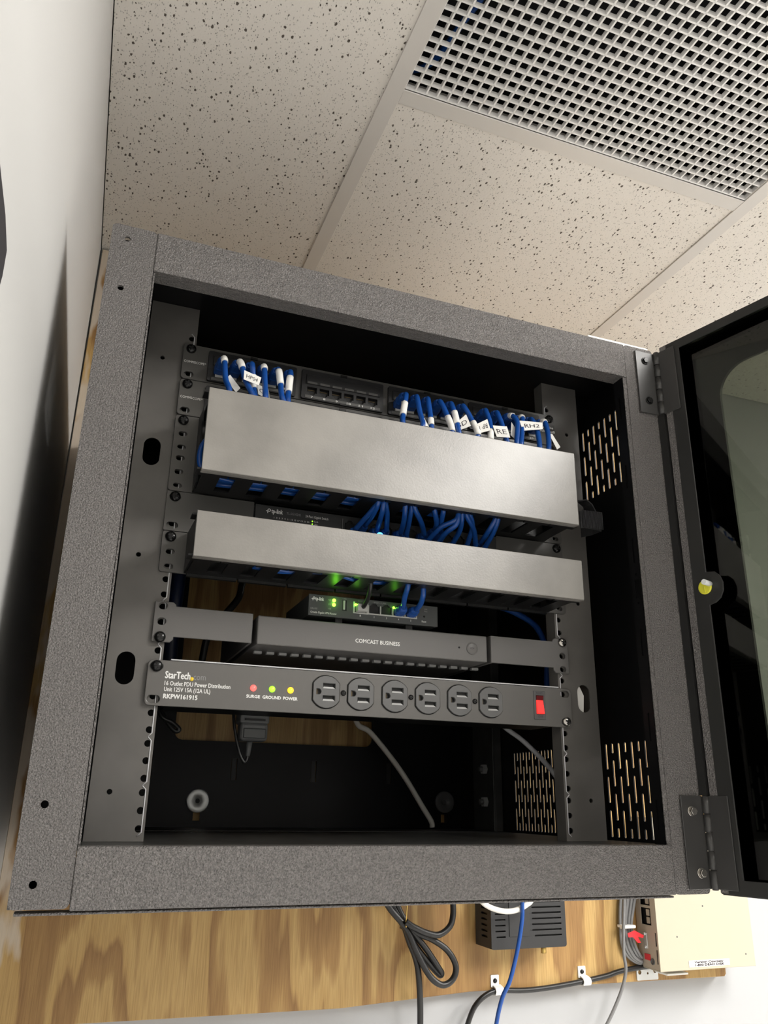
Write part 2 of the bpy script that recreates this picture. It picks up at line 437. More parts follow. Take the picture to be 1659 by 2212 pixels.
ceil = struct(MB().box(wl(YF) - 90, XR + 90, YF - 90, YB + 90, ZC + 300, ZC + 330).build('ceiling', 'plenum'))
T = 12.0
def tile(x0, x1, y0, y1):
    MB().box(x0, x1, y0, y1, ZC + 1.6, ZC + 16).build('ceiling_tile', 'ceiling_tile_board', ceil)
def tee_y(x, y0, y1): MB().box(x - T, x + T, y0, y1, ZC - 1.0, ZC + 1.2).box(x - 1, x + 1, y0, y1, ZC + 1.2, ZC + 30).build('grid_tee', 'tee_paint', ceil, 0.4, 1)
def tee_x(y, x0, x1): MB().box(x0, x1, y - T, y + T, ZC - 0.6, ZC + 1.2).box(x0, x1, y - 1, y + 1, ZC + 1.2, ZC + 30).build('cross_tee', 'tee_paint', ceil, 0.4, 1)
colx = [None, -6, 604, 1214, 1824, XR]
for ci in range(5):
    xl = colx[ci]; xr = colx[ci + 1]
    rows = [YB, 79, -531, -1141, -1751, YF] if ci == 1 else ([YB, -531, -1751, YF] if ci == 3 else ([YB, -500, -1720, YF] if ci == 2 else ([YB, 400, -820, -2040, YF] if ci == 4 else [YB, -645, -1865, YF])))
    if ci < 4: tee_y(xr, YF, YB - 1)
    for ri in range(len(rows) - 1):
        ya, yb = rows[ri], rows[ri + 1]
        if ri > 0: tee_x(ya, (wl(ya) if xl is None else xl + T), xr - T if ci < 4 else XR)
        cx = 0 if xl is None else (xl + xr) / 2
        if ci == 1 and ri == 1: continue                       # the grille sits here
        if any(abs(cx - l[0]) < 60 and yb < l[1] < ya for l in LIGHTS): continue
        x0 = wl(min(ya, 574)) + 1 if xl is None else xl + 3
        if xl is None:
            b = MB(); b.prism([(wl(ya) + 1.5, ya - (2 if ri else 1)), (wl(yb) + 1.5, yb + 2), (xr - 3, yb + 2), (xr - 3, ya - (2 if ri else 1))], 'z', ZC + 1.6, ZC + 16)
            b.build('ceiling_tile', 'ceiling_tile_board', ceil)
        else:
            tile(x0, xr - 3, yb + 2, ya - 2)
for li, (lx, ly, lw) in enumerate(LIGHTS):
    nm = ['recessed troffer light nearest the egg-crate grille', 'added unseen fill troffer by the right wall nearest the plywood wall', 'added unseen fill troffer by the right wall farther from the plywood'][li]
    t = thing('ceiling_light', nm, 'light', (lx, ly, ZC), 'recessed ceiling troffers')
    y0, y1 = ly - 595, ly + 595
    b = MB()
    for q in ((lx - 292, lx - 282, y0, y1), (lx + 282, lx + 292, y0, y1), (lx - 282, lx + 282, y0, y0 + 10), (lx - 282, lx + 282, y1 - 10, y1)): b.box(*q, ZC + 1.4, ZC + 60)
    b.build('frame', 'tee_paint', t)
    MB().box(lx - 282, lx + 282, y0 + 10, y1 - 10, ZC + 8, ZC + 10).build('diffuser', 'diffuser', t)
    MB().box(lx - 292, lx + 292, y0, y1, ZC + 60, ZC + 62).build('housing', 'tee_paint', t)

# egg-crate return grille
gr = thing('ceiling_grille', 'white egg-crate return-air grille set in the ceiling grid', 'grille', (299, -226, ZC))
gx0, gx1, gy0, gy1 = 6, 592, -519, 65
n = 37; px = (gx1 - gx0) / n
bl = MB().box(-1.15, 1.15, gy0, gy1, ZC + 1.5, ZC + 9).mesh('blade'); bl.materials.append(MATS['grille_white'])
for i in range(n + 1):
    o = put('blade', bl, gr); o.location.x = (gx0 + i * px) * MM
br = MB().box(gx0, gx1, -1.15, 1.15, ZC + 1.5, ZC + 9).mesh('cross_blade'); br.materials.append(MATS['grille_white'])
m_ = int(round((gy1 - gy0) / px))
for i in range(m_ + 1):
    o = put('cross_blade', br, gr); o.location.y = (gy0 + (gy1 - gy0) * i / m_) * MM
tag(MB().tube(spline([(84, -140, 1030), (72, -60, 1012), (60, 0, 1006), (54, 45, 1006), (36, 88, 1010), (-20, 140, 1030), (-40, 300, 1060)], 6), 5).build('plenum_cable', 'cable_blue'),
    'blue cable lying above the egg-crate ceiling grille', 'cable')

# plywood backboard
b = MB(); b.prism([(-364, -252), (120, -257), (330, -247), (826, -250), (830, -246), (830, ZC - 3), (-360, ZC - 3)], 'y', YP, YB - 1)
tag(b.build('plywood_panel', 'plywood', None, 0.8, 1), 'knotty plywood backboard screwed to the wall behind the cabinet', 'plywood board')

# ---------------------------------------------------------------- the wall-mount rack cabinet
cab = thing('rack_cabinet', 'open black wall-mount rack cabinet with textured front frame', 'cabinet', (-7, 280, -54))
XL, XRt, ZT, ZBt = -330.6, 316.8, 565.7, -54.6          # outer frame
IL, IR, IT, IB = -284.9, 270.0, 519.7, -9.2              # opening
b = MB(); b.plate(rrect(XL, IL - 2.2, ZBt + 1.5, ZT, 5), [circle(-315, z, 3.0, 10) for z in (550, 493, 21, -36)], 'y', 0, 3)
b.box(XL, XL + 2.5, 3, 22, ZBt + 1.5, ZT)
b.build('frame_stile', 'frame_paint', cab, 1.6, 3)
b = MB(); b.plate(rrect(IR + 5, XRt, ZBt, ZT, 4), [], 'y', 0, 3); b.box(XRt - 2.5, XRt, 3, 22, ZBt, ZT)
b.build('frame_stile', 'frame_paint', cab, 1.6, 3)
b = MB().box(IL - 2.0, IR + 4.4, -0.9, 2.2, IT, ZT - 0.6).box(IL - 2, IR + 4, 2.2, 20, ZT - 2.5, ZT - 0.6)
b.build('frame_rail', 'frame_paint', cab, 1.5, 3)
b = MB().box(IL - 2.0, IR + 4.4, -0.9, 2.2, ZBt, IB).box(XL + 5, IR + 4, 2.2, 20, ZBt - 3, ZBt - 1)
b.build('frame_rail', 'frame_paint', cab, 1.5, 3)
# return flanges of the opening
b = MB(); b.plate(rect(2, 20, IB, IT), [stadium(9.5, 12.5, z, z + 30) for z in (467, 377, 286, 181, 91, 4)] + [rect(6, 14, 246, 267), circle(10, 273, 1.7, 8), circle(10, 240, 1.7, 8)], 'x', IR, IR + 1.6)
b.build('frame_flange', 'panel_black', cab)
MB().box(IR, IR + 6, 1, 3, IB, IT).build('frame_flange', 'frame_paint', cab)
MB().box(IL - 1.6, IL, 2, 20, IB, IT).build('frame_flange', 'frame_paint', cab)
MB().box(IL, IR, 2, 20, IT, IT + 1.6).build('frame_flange', 'frame_paint', cab)
MB().box(IL, IR, 2, 20, IB - 1.6, IB).build('frame_flange', 'frame_paint', cab)
# shell
def vent(y0, y1, z0, z1, pitch, hole_w=3.2, cut=0):
    H = []; n = int(round((y1 - y0) / pitch)); h = z1 - z0
    for i in range(n + 1):
        y = y0 + i * pitch
        if i % 2 == 0: segs = [(0, 0.283), (0.358, 0.642), (0.717, 1.0)]
        else: segs = [(0, 0.10), (0.175, 0.458), (0.533, 0.817), (0.89, 1.0)]
        for a, c in segs: H.append(stadium(y - hole_w / 2, y + hole_w / 2, z0 + a * h, z0 + c * h, 4))
    return H
VH = vent(74, 161.5, -8, 98, 12.5, 3.6) + vent(74, 161.5, 415, 517, 12.5, 3.6) + vent(257, 374, -8, 98, 8.36, 3.0) + vent(257, 374, 415, 517, 8.36, 3.0)
b = MB(); b.plate(rect(22, 556, -50, 562), VH, 'x', 311.5, 313); b.build('side_panel', 'panel_black', cab)
b = MB(); b.plate(rect(22, 556, -50, 562), VH, 'x', -328, -326.5); b.build('side_panel', 'panel_black', cab)
MB().box(-328, 313, 20, 558, 561, 563).build('top_panel', 'panel_black', cab)
MB().box(-328, 313, 20, 558, -52, -50.5).build('bottom_panel', 'panel_black', cab)
MB().box(-326, 311, 3, 400, -12.5, -11).build('floor_plate', 'floor_metal', cab)
MB().box(-326, 311, 402, 548, -12.5, -10.6).build('floor_plate', 'floor_metal', cab)
HB = [rrect(-156, 155, 110, 420, 12)] + [rect(x - 4.5, x + 4.5, 55, 86) for x in (-188, -64, 60, 185)] + [rect(-119, -109, -2, 10), rect(276, 286, -2, 10)]
b = MB(); b.plate(rect(-326.5, 311.5, -12, 561), HB, 'y', 556, 558); b.build('back_panel', 'panel_black', cab)
for x in (-188, -64, 60, 185):
    MB().box(x - 3.2, x + 3.6, 558.5, 560, 52, 89).build('slot_cover', 'port_black', cab)
# spacer blocks that hold the shell off the plywood
MB().box(-326, -300, 558, YP, -50, 560).build('mounting_strip', 'panel_black', cab)
MB().box(290, 311, 558, YP, -50, 560).build('mounting_strip', 'panel_black', cab)
# rear post with bolts
MB().box(298, 311, 412, 482, -11, 555).box(296, 298, 412, 424, -11, 555).build('rear_post', 'floor_metal', cab, 1, 1)
for z in (77, 30):
    o = MB(); o.prism(circle(440, z, 7.5, 6), 'x', 292, 298); o.cur = 1; o.lathe((292, 440, z), (-1, 0, 0), [(4, 0), (4, 5), (0.01, 5)], 12)
    o.build('rear_bolt', ['zinc', 'bezel'], cab)
# mounting rails
zh = []
for u in range(12): zh += [u * 44.45, u * 44.45 + 15.875, u * 44.45 + 31.75]
for s in (-1, 1):
    H = [circle(s * 232.55, z, 3.3, 12) for z in zh] + [circle(s * 262, z, 2.6, 10) for z in (490, 261, 32)]
    H += [stadium(s * 261.5 - 8.8, s * 261.5 + 8.8, z - 16, z + 16) for z in (376, 146)]
    b = MB(); b.plate(rect(min(s * 227, s * 280), max(s * 227, s * 280), -10.8, 560.5), H, 'y', 115, 117)
    r_ = b.build('mounting_rail', 'rail_paint', cab)
    MB().box(min(s * 227, s * 228.6), max(s * 227, s * 228.6), 117, 134, -10.8, 560.5).box(min(s * 278.4, s * 280), max(s * 278.4, s * 280), 117, 165, -10.8, 560.5).build('rail_flange', 'rail_paint', cab)
    for u in range(12):
        z = u * 44.45
        if 88 < z < 520 and not (z in (222.25, 133.35)): pass
        pl = [(s * 233.2, 114.8, z - 6.2), (s * 229.8, 114.8, z - 3), (s * 229.8, 114.8, z + 34.5), (s * 233.2, 114.8, z + 37.8)]
        MB().tube(pl, 0.6, 5).build('rail_crease_glint', 'cable_glint_silver', r_)  # silver rods paint the glint along the rail's embossed edges
    for z0, z1 in ((540, 560),):
        MB().box(min(s * 280, s * 312 if s > 0 else -327), max(s * 280, 312 if s > 0 else s * 280), 130, 165, z0, z1).build('rail_bracket', 'panel_black', cab)
# hinges on the frame
for z0, z1, bolts, bm_ in ((475, 560, ((303, 547), (303, 492)), 'screw_black'), (-50, 38, ((301, 23), (305, -35)), 'screw_steel')):
    h = MB().box(289.5, 317, -2.8, -0.9, z0, z1).build('hinge_leaf', 'hinge_black', cab, 0.5, 1)
    for x, z in bolts:
        o = MB(); o.prism(circle(x, z, 5.0, 16), 'y', -4.2, -2.8); o.prism(circle(x, z, 4.0, 6), 'y', -8.0 if bm_ == 'screw_steel' else -6.0, -4.2)
        o.build('hinge_bolt', bm_, h, 0.3, 1)
    k = MB(); nn = 5
    for i in range(nn):
        a = z0 + (z1 - z0) * i / nn; c = z0 + (z1 - z0) * (i + 1) / nn
        k.cyl((319.5, -4.5, a + 0.5), (319.5, -4.5, c - 0.5), 4.2, n=14)
    k.cyl((319.5, -4.5, z0 - 1), (319.5, -4.5, z1 + 1), 3.2, n=10)
    k.build('hinge_barrel', 'hinge_black', h)

# door, opened about 106 degrees
HX, HY = 321.0, -5.0
dd = Vector((0.276, -0.961, 0)).normalized(); dn = Vector((0.961, 0.276, 0)).normalized()
def DP(mb):
    mb.v = [tuple(Vector((HX, HY, 0)) + dd * s_ + dn * t_ + Vector((0, 0, z_))) for s_, t_, z_ in mb.v]; return mb
S1 = 640.0
out = rect(4, S1, -54, 567)
tab = [(30, -40), (30, 234), (37, 235.5), (44, 240), (48, 248), (48.5, 256), (46, 264), (40, 270), (30, 271.5), (30, 555), (S1 - 27, 555), (S1 - 27, -40)]
b = MB(); b.plate(out, [tab], 'y', 0, 1.6)
for q in ((4, 5.6, -54, 567), (S1 - 1.6, S1, -54, 567)): b.box(q[0], q[1], 1.6, 24, q[2], q[3])
b.box(5.6, S1 - 1.6, 1.6, 24, 565.4, 567); b.box(5.6, S1 - 1.6, 1.6, 24, -54, -52.4)
door = DP(b).build('door', 'door_black', cab, 0.8, 2)
DP(MB().box(4, 12.5, -0.5, -0.02, -53, 566)).build('lit_edge_strip', 'frame_paint', door)  # pale strip paints the lit band beside the door's shaded inner face
b = MB(); b.plate(rect(5.6, S1 - 1.6, -52.4, 565.4), [rrect(63, S1 - 60, 6, 515, 36, 8)], 'y', 20, 24)
DP(b).build('door_face', 'panel_black', door)
DP(MB().box(5.6, S1 - 1.6, 14, 18, -52, 565)).build('window_pane', 'smoked_acrylic', door)
DP(MB().box(-5.5, 3, -4.5, 1, 38.2, 474.8)).build('door_gasket', 'port_black', door)
DP(MB().box(-5.5, 6, 4, 20, -50, 562)).build('door_edge', 'port_black', door)
for z0, z1 in ((475, 560), (-50, 38)):
    DP(MB().box(-1, 24, -1.8, 0, z0, z1)).build('door_hinge_leaf', 'hinge_black', door, 0.4, 1)
b = MB(); b.lathe((27, -0.2, 254.5), (0, -1, 0), [(0.01, 1.6), (2, 1.6), (4.5, 1.2), (7, 1.4), (8, 0.9), (8, 0)], 20)
b.tube([(27, -1.9, 248), (27, -1.9, 261)], 0.7, 6)
DP(b).build('lock_disc', 'lock_yellow', door)
DP(MB().cyl((33, -12, 257.5), (33, 1, 257), 3.0, n=14)).build('lock_pin', 'lock_white', door)

# big washers on the back panel
for x, z, r, lab, mt in ((-114, 25, 16.5, 'shiny zinc fender washer with countersunk bolt at the lower left of the back panel', 'zinc'), (282, 29, 16.5, 'dull steel washer low on the back panel by the rear post', 'bezel')):
    t = thing('fender_washer', lab, 'washer', (x, 556, z), 'fender washers')
    b = MB(); b.lathe((x, 556, z), (0, -1, 0), [(3.2, 0.3), (3.6, 1.0), (6.5, 2.6), (10, 3.4), (r - 1.2, 3.6), (r, 3.0), (r, 0)], 32); b.build('disc', mt, t)
    b = MB(); b.lathe((x, 556, z), (0, -1, 0), [(3.6, 0.3), (2.5, 0.5), (0.01, 0.6)], 16); b.build('bolt', 'recess' if x < 0 else 'bezel', t)

# white strip lying on the cabinet top
tag(MB().box(244, 336, 28, 70, 563, 589.5).build('foam_strip', 'styrofoam', None, 1, 1), 'white foam strip lying on top of the cabinet by the upper hinge', 'foam strip')

# ---------------------------------------------------------------- rack equipment
def ear_slots(x, zlist, w=9.5, h=6.4): return [stadium(x - w / 2, x + w / 2, z - h / 2, z + h / 2, 4) for z in zlist]

def port_hole(x, z, flip=False, w=11.8, h=7.6):
    s = -1 if not flip else 1
    return [(x - w / 2, z - s * h / 2), (x + w / 2, z - s * h / 2), (x + w / 2, z + s * h / 2), (x + 3.6, z + s * h / 2), (x + 3.6, z + s * (h / 2 + 1.6)),
            (x + 2, z + s * (h / 2 + 1.6)), (x + 2, z + s * (h / 2 + 3)), (x - 2, z + s * (h / 2 + 3)), (x - 2, z + s * (h / 2 + 1.6)), (x - 3.6, z + s * (h / 2 + 1.6)), (x - 3.6, z + s * h / 2), (x - w / 2, z + s * h / 2)]

def patch_panel(z0, label, upper):
    z1 = z0 + 44.3
    t = thing('patch_bay', label, 'patch panel', (0, 113, z0), 'patch panels at the top of the rack')
    zt = z0 + 38.1; zb = z0 + 6.35
    b = MB(); b.plate(rrect(-241, 241, z0 + 0.3, z1 - 0.2, 4), ear_slots(-232.5, [zb, zt], 10, 7) + ear_slots(232.5, [zb, zt], 10, 7) +
                      [rect(-211 + 108.7 * k, -112 + 108.7 * k, z0 + 3, z0 + 37) for k in range(4)], 'y', 110, 113.5)
    b.build('faceplate', 'ear_black', t, 0.5, 1)
    screw(-232.5, 110, zt, t); screw(232.5, 110, zt, t)
    for k in range(4):
        mx = -212.5 + 108.7 * k
        holes = [port_hole(mx + 12.8 + 15.15 * i, z0 + 13.4) for i in range(6)]
        b = MB(); b.plate(rrect(mx, mx + 102, z0 + 1.4, z0 + 39, 2), holes, 'y', 106.5, 110.5)
        md = b.build('port_module', 'module_plastic', t, 0.5, 1)
        MB().box(mx + 1, mx + 101, 111.5, 132, z0 + 4, z0 + 36).build('jack_block', 'port_black', md)
        MB().box(mx + 5, mx + 97.5, 105.2, 106.5, z0 + 20.5, z0 + 33).build('label_holder', 'module_plastic', md, 0.6, 1)
        MB().box(mx + 47, mx + 55, 104.8, 106.5, z0 + 37.4, z0 + 40).build('release_tab', 'port_black', md)
        MB().box(mx + 47, mx + 55, 104.8, 106.5, z0 + 0.3, z0 + 2.4).build('release_tab', 'port_black', md)
        MB().box(mx + 4.5, mx + 98, 105.9, 106.5, z0 + 2.4, z0 + 6.0).build('number_strip', 'strip_grey', md)
        for i in range(6):
            x = mx + 12.8 + 15.15 * i
            MB().box(x - 4.2, x + 4.2, 110.7, 111.3, z0 + 14.6, z0 + 15.3).build('contacts', 'dull_brass', md)
            MB().box(x - 5.8, x + 5.8, 104.9, 105.2, z0 + 20.8, z0 + 23.5).build('label_window', 'strip_grey', md)
            if upper and k in (1, 3):
                s_ = str(6 * k + i + 1); w = 1.3 * len(s_)
                lettering(s_, x - w, x + w, z0 + 2.9, z0 + 5.4, 105.8, 'print_white', md)
    lettering('COMMSCOPE', -239, -216.5, z0 + 20.6, z0 + 23.4, 109.8, 'print_white', t)
    lettering('®', -216.2, -214.4, z0 + 21.6, z0 + 23.6, 109.8, 'print_white', t)
    if upper:
        lettering('Enterprise', 216.5, 238, z0 + 24.5, z0 + 28.0, 109.8, 'print_white', t, 0.12)
        lettering('Solutions®', 217.5, 240.4, z0 + 18.6, z0 + 22.1, 109.8, 'print_white', t, 0.12)
    return t
patch_panel(466.7, 'upper black patch panel with blue patch cables plugged in', True)
patch_panel(422.25, 'second patch panel mostly hidden behind the wide duct cover', False)

def duct(z0, U, label, side_full):
    z1 = z0 + 44.45 * U
    t = thing('cable_duct', label, 'cable organizer', (0, 113, z0), 'horizontal cable ducts')
    zs = []
    for k in range(U): zs += [z0 + 44.45 * k + 6.35, z0 + 44.45 * k + 22.2, z0 + 44.45 * k + 38.1]
    for s in (-1, 1):
        xa, xb = (-241, -206) if s < 0 else (206, 241)
        b = MB(); b.plate(rrect(xa, xb, z0 + 0.4, z1 - 0.4, 3), ear_slots(s * 231.5, zs, 9, 5.6), 'y', 110.5, 114); b.build('ear', 'ear_black', t, 0.5, 1)
        d0 = 42 if side_full else 84
        MB().prism([(113, z0 + 0.5), (113, z1 - 0.5), (d0, z1 - 3), (d0, z0 + 3)], 'x', s * 215 - 1, s * 215 + 1).build('end_plate', 'duct_inner', t)
    screw(-232.5, 110.5, zs[-1], t); screw(232.5, 110.5, zs[-1], t)
    MB().box(-214, 214, 111, 113.5, z0 + 0.5, z1 - 0.5).build('base', 'duct_inner', t)
    for zz in (z0 + 0.6, z1 - 2.6):
        MB().box(-214, 214, 97, 111, zz, zz + 2).build('root_strip', 'duct_inner', t)
        fm = MB().box(-9, 9, 57, 97, zz, zz + 2).box(-16.3, 16.3, 41.5, 57, zz, zz + 2).mesh('finger'); fm.materials.append(MATS['duct_inner'])
        for k in range(13):
            o = put('finger', fm, t); o.location.x = (-204.5 + 34.1 * k) * MM
    if U == 1:
        for k in range(8): MB().box(-213 + 53.4 * k, -161.5 + 53.4 * k, 108, 113, z0 - 2.5, z0 + 0.4).build('lower_rib', 'duct_inner', t)
    b = MB().box(-217, 217, 36, 38.2, z0 - 0.8, z1 + 0.8).box(-217, 217, 38.2, 47, z0 - 0.8, z0 + 0.6).box(-217, 217, 38.2, 47, z1 - 0.6, z1 + 0.8)
    b.build('cover', 'duct_plastic', t, 0.9, 2)
    return t
duct(333.4, 2, 'tall two-unit cable duct with a wide smooth cover', False)
duct(244.5, 1, 'narrow one-unit cable duct with a smooth cover above the router', True)

# loop of velcro strap at the right end of the tall duct
b = MB()
prof = [(222, 40), (226, 38.8), (248, 40), (253, 44), (252, 60), (246, 74)]
V = []; F = []
for i, (x, y) in enumerate(prof):
    for d in (0, 1.6):
        V += [(x, y + d, 331 + i * 0.4), (x, y + d, 352 + i * 0.9)]
for i in range(len(prof) - 1):
    a = i * 4; F += [(a, a + 4, a + 5, a + 1), (a + 2, a + 3, a + 7, a + 6), (a, a + 2, a + 6, a + 4), (a + 1, a + 5, a + 7, a + 3)]
b.add(V, F)
t = thing('velcro_strap', 'black hook-and-loop strap at the right end of the tall duct', 'strap', (238, 50, 331))
b.build('band', 'velcro', t)
rb = MB()
for k in range(17): rb.box(224 + k * 1.65, 224.8 + k * 1.65, 37.7, 38.9, 332, 353 + k * 0.05)
o = rb.build('ribs', 'velcro', t); o['kind'] = 'stuff'
b = MB()
arc = [(226, 66, 366), (232, 60, 372), (240, 56, 373), (246, 54, 367), (250, 52, 356)]
V = []; F = []
for x, y, z in arc: V += [(x, y - 6, z), (x, y + 12, z + 3)]
for i in range(4): F.append((2 * i, 2 * i + 2, 2 * i + 3, 2 * i + 1))
b.add(V, F); o = b.build('loop', 'velcro', t); sm = o.modifiers.new('thick', 'SOLIDIFY'); sm.thickness = 0.0014

# network switch
t = thing('network_switch', 'dark 24-port network switch between the two cable ducts', 'network switch', (0, 112, 289))
b = MB(); H = []
for i in range(12):
    x = -38.5 + 15.3 * i
    H += [port_hole(x, 319, True, 11.6, 7.4), port_hole(x, 303.5, False, 11.6, 7.4)]
b.plate(rect(-147, 147.5, 291, 331), H + [rect(-47.5, -46.2, 312, 326)], 'y', 109, 111.5); b.build('front_panel', 'switch_shell', t, 0.4, 1)
MB().box(-147, 147.5, 113, 290, 291, 331).build('housing', 'switch_shell', t)
MB().box(-48, 142, 111.6, 112.8, 294, 328).build('jack_block', 'port_black', t)
MB().box(-48.6, -46.8, 107.6, 109, 311, 327).build('port_bezel', 'strip_grey', t)
for s in (-1, 1):
    xa, xb = (-241, -148.2) if s < 0 else (148.2, 241)
    b = MB(); b.plate(rrect(xa, xb, 289.3, 333, 1.2), ear_slots(s * 232.5, [295.3, 327.05], 12, 7), 'y', 110.5, 112.5); b.build('ear', 'ear_black', t, 0.4, 1)
    screw(s * 232.5, 110.5, 327.05, t)
lettering('tp-link', -129, -116.5, 322.7, 327.6, 108.9, 'print_white', t, 0.15)
def logo(cx, cz, s, y, parent):
    b = MB(); b.plate(circle(cx + 0.28 * s, cz + 0.1 * s, 0.55 * s, 16), [circle(cx + 0.28 * s, cz + 0.1 * s, 0.3 * s, 12)], 'y', y - 0.15, y)
    b.box(cx - 0.3 * s, cx - 0.05 * s, y - 0.15, y, cz - 0.95 * s, cz + 0.1 * s); b.box(cx - 0.75 * s, cx - 0.3 * s, y - 0.15, y, cz - 0.35 * s, cz - 0.1 * s)
    b.build('logo', 'print_white', parent)
logo(-132.6, 325.2, 3.4, 108.9, t)
lettering('TL-SG1024S', -112, -96, 323.3, 326.0, 108.9, 'print_grey', t)
lettering('24-Port Gigabit Switch', -90.5, -64, 323.0, 325.8, 108.9, 'print_white', t)
lettering('1  3  5  7  9  11 13 15 17 19 21 23', -126, -86, 316.9, 318.6, 108.9, 'print_white', t)
lettering('Link', -80, -75.5, 318.4, 320.2, 108.9, 'print_white', t)
lettering('Act', -80, -76.3, 315.0, 316.8, 108.9, 'print_white', t)
for z in (319.3, 316): MB().lathe((-82.4, 109, z), (0, -1, 0), [(0.8, 0), (0.8, 0.3), (0.01, 0.4)], 8).build('indicator', 'led_lime', t)

# router standing on the gateway
t = thing('router', 'small dark router with green lights sitting on the gateway', 'router', (-5, 112, 209.4))
H = [rect(-29, -15.5, 222.2, 232.8)] + [port_hole(x, 227.6, True, 11.6, 7.6) for x in (-6.2, 8.4, 23, 37.6)] + [rect(-43, -38.6, 223.3, 234.6)]
b = MB(); b.plate(rect(-81.4, 70.8, 214.6, 238), H, 'y', 112, 113.6); b.build('front_panel', 'router_shell', t, 0.4, 1)
MB().box(-80.5, 70, 113.8, 214, 215, 237.6).build('housing', 'router_shell', t)
for x in (-45, 38): MB().box(x - 4, x + 4, 118, 126, 209.4, 215).build('foot', 'port_black', t)
for x in (-45, 38): MB().box(x - 4, x + 4, 195, 203, 209.4, 215).build('foot', 'port_black', t)
MB().box(-14, 45, 113.65, 113.75, 219, 234).build('jack_block', 'port_black', t)
b = MB()
for q in ((-31, -29, 221, 234), (-15.5, -13.5, 221, 234), (-29, -15.5, 221, 222.2)): b.box(q[0], q[1], 111.2, 112, q[2], q[3])
b.build('port_bezel', 'clear_plug', t)
b = MB().box(-13.5, 45, 111.2, 112, 221.2, 222.6)
for x in (-13.5, 0.6, 15.2, 29.8, 43.8): b.box(x, x + 1.1, 111.2, 112, 222.6, 231.5)
b.build('port_bezel', 'clear_plug', t)
MB().box(-42.3, -40.2, 111.4, 113, 224, 234).build('usb_tongue', 'clear_plug', t)
for z in (233, 228.2):
    MB().lathe((-53, 112, z), (0, -1, 0), [(2.0, 0), (2.0, 0.5), (0.01, 0.9)], 14).build('indicator', 'led_green', t)
for x, z, r in ((-28.2, 230.6, 1.5), (16.6, 231.5, 1.4)): MB().lathe((x, 111.2, z), (0, -1, 0), [(r, 0), (r, 0.4), (0.01, 0.8)], 12).build('indicator', 'led_green', t)
for i, (x, z, p) in enumerate(((-53, 231, 0.003), (-28.2, 230.6, 0.0009), (16.6, 231.5, 0.0008))):
    ld = bpy.data.lights.new('indicator_light', 'POINT'); ld.energy = p; ld.color = (0.25, 1.0, 0.05); ld.shadow_soft_size = 0.001
    lo = bpy.data.objects.new('indicator_light', ld); lo.location = (x * MM, 107.5 * MM, z * MM); COL.objects.link(lo)
logo(-76.4, 233.4, 2.6, 112, t)
lettering('tp-link', -74, -64.5, 231.4, 235.2, 111.9, 'print_white', t, 0.12)
lettering('ER605', -79, -71.5, 221.3, 223.2, 111.9, 'print_grey', t)
lettering('Omada Gigabit VPN Router', -79, -49.5, 217.2, 219.4, 111.9, 'print_white', t)
for s_, z in (('PWR', 232.2), ('SYS', 227.4), ('USB', 222.6)): lettering(s_, -59.5, -56, z, z + 1.7, 111.9, 'print_grey', t)
lettering('USB', -43, -38.7, 235.3, 236.8, 111.9, 'print_grey', t)
lettering('WAN', -25.5, -20.5, 234.4, 236, 111.9, 'print_grey', t)
lettering('WAN / LAN', -7, 7.5, 234.4, 236.2, 111.9, 'print_grey', t)
for s_, x in (('1', -22.5), ('2', -6.2), ('3', 8.4), ('4', 23), ('5', 37.6)): lettering(s_, x - 0.5, x + 0.5, 218, 220, 111.9, 'print_white', t)
for s_, z in (('Link', 233), ('Act', 230.4)): lettering(s_, 54, 58, z, z + 1.7, 111.9, 'print_grey', t)
lettering('Reset', 51, 56.5, 218.2, 220.4, 111.9, 'print_white', t)
MB().lathe((54, 112, 225), (0, -1, 0), [(1.2, 0), (1.2, 0.1), (0.01, 0.1)], 12).build('reset_hole', 'recess', t)

# business gateway with rack ears
t = thing('gateway', 'charcoal gateway with rack ears below the router', 'gateway', (0, 110, 178))
MB().box(-135.5, 131.5, 109.5, 300, 178.6, 208.6).build('housing', 'gateway_shell', t, 1.2, 2)
for k in range(20): MB().box(-129 + 13.75 * k, -120.5 + 13.75 * k, 150.5, 156.5, 175.9, 178.7).build('vent_lit_wall', 'vent_lit_grey', t, 0.3, 1)  # pale bars paint the light caught on the vent slots' rear walls
for s in (-1, 1):
    xi = -140.6 if s < 0 else 137
    out_ = [(xi, 179), (s * 219.5, 179), (s * 219.5, 176.4), (s * 222.5, 173.2), (s * 240.5, 173.2), (s * 240.5, 214), (s * 222.5, 214), (s * 219.5, 211.5), (s * 219.5, 210), (xi, 210)]
    b = MB(); b.plate(out_, ear_slots(s * 232.5, [177.8, 193.7, 209.55], 8.4, 7), 'y', 110.5, 112.8); b.build('ear', 'gateway_shell', t, 0.5, 1)
    MB().box(min(xi, xi + s * 2.5), max(xi, xi + s * 2.5), 112.8, 280, 179, 210).build('ear_flange', 'gateway_shell', t)
screw(-232.5, 110.5, 177.8, t); screw(232.5, 110.5, 209.55, t, 'screw_steel')
MB().box(-140, 135, 285, 295, 179, 207).build('ear_brace', 'panel_black', t)
lettering('COMCAST BUSINESS', -28, 23.5, 188.8, 192.9, 109.3, 'print_white', t, 0.12)
b = MB(); b.lathe((112.2, 109.5, 193), (0, -1, 0), [(7.0, 0), (7.0, 0.7), (5.9, 0.7), (5.9, 0.1), (5.2, 0.3), (0.01, 0.5)], 28); b.build('wps_button', 'gateway_shell', t)
lettering('<>', 109.6, 114.6, 191.6, 194.4, 108.9, 'print_dark', t)
MB().lathe((95.9, 109.4, 193), (0, -1, 0), [(1.1, 0), (1.1, 0.1), (0.01, 0.1)], 12).build('microphone_hole', 'recess', t)

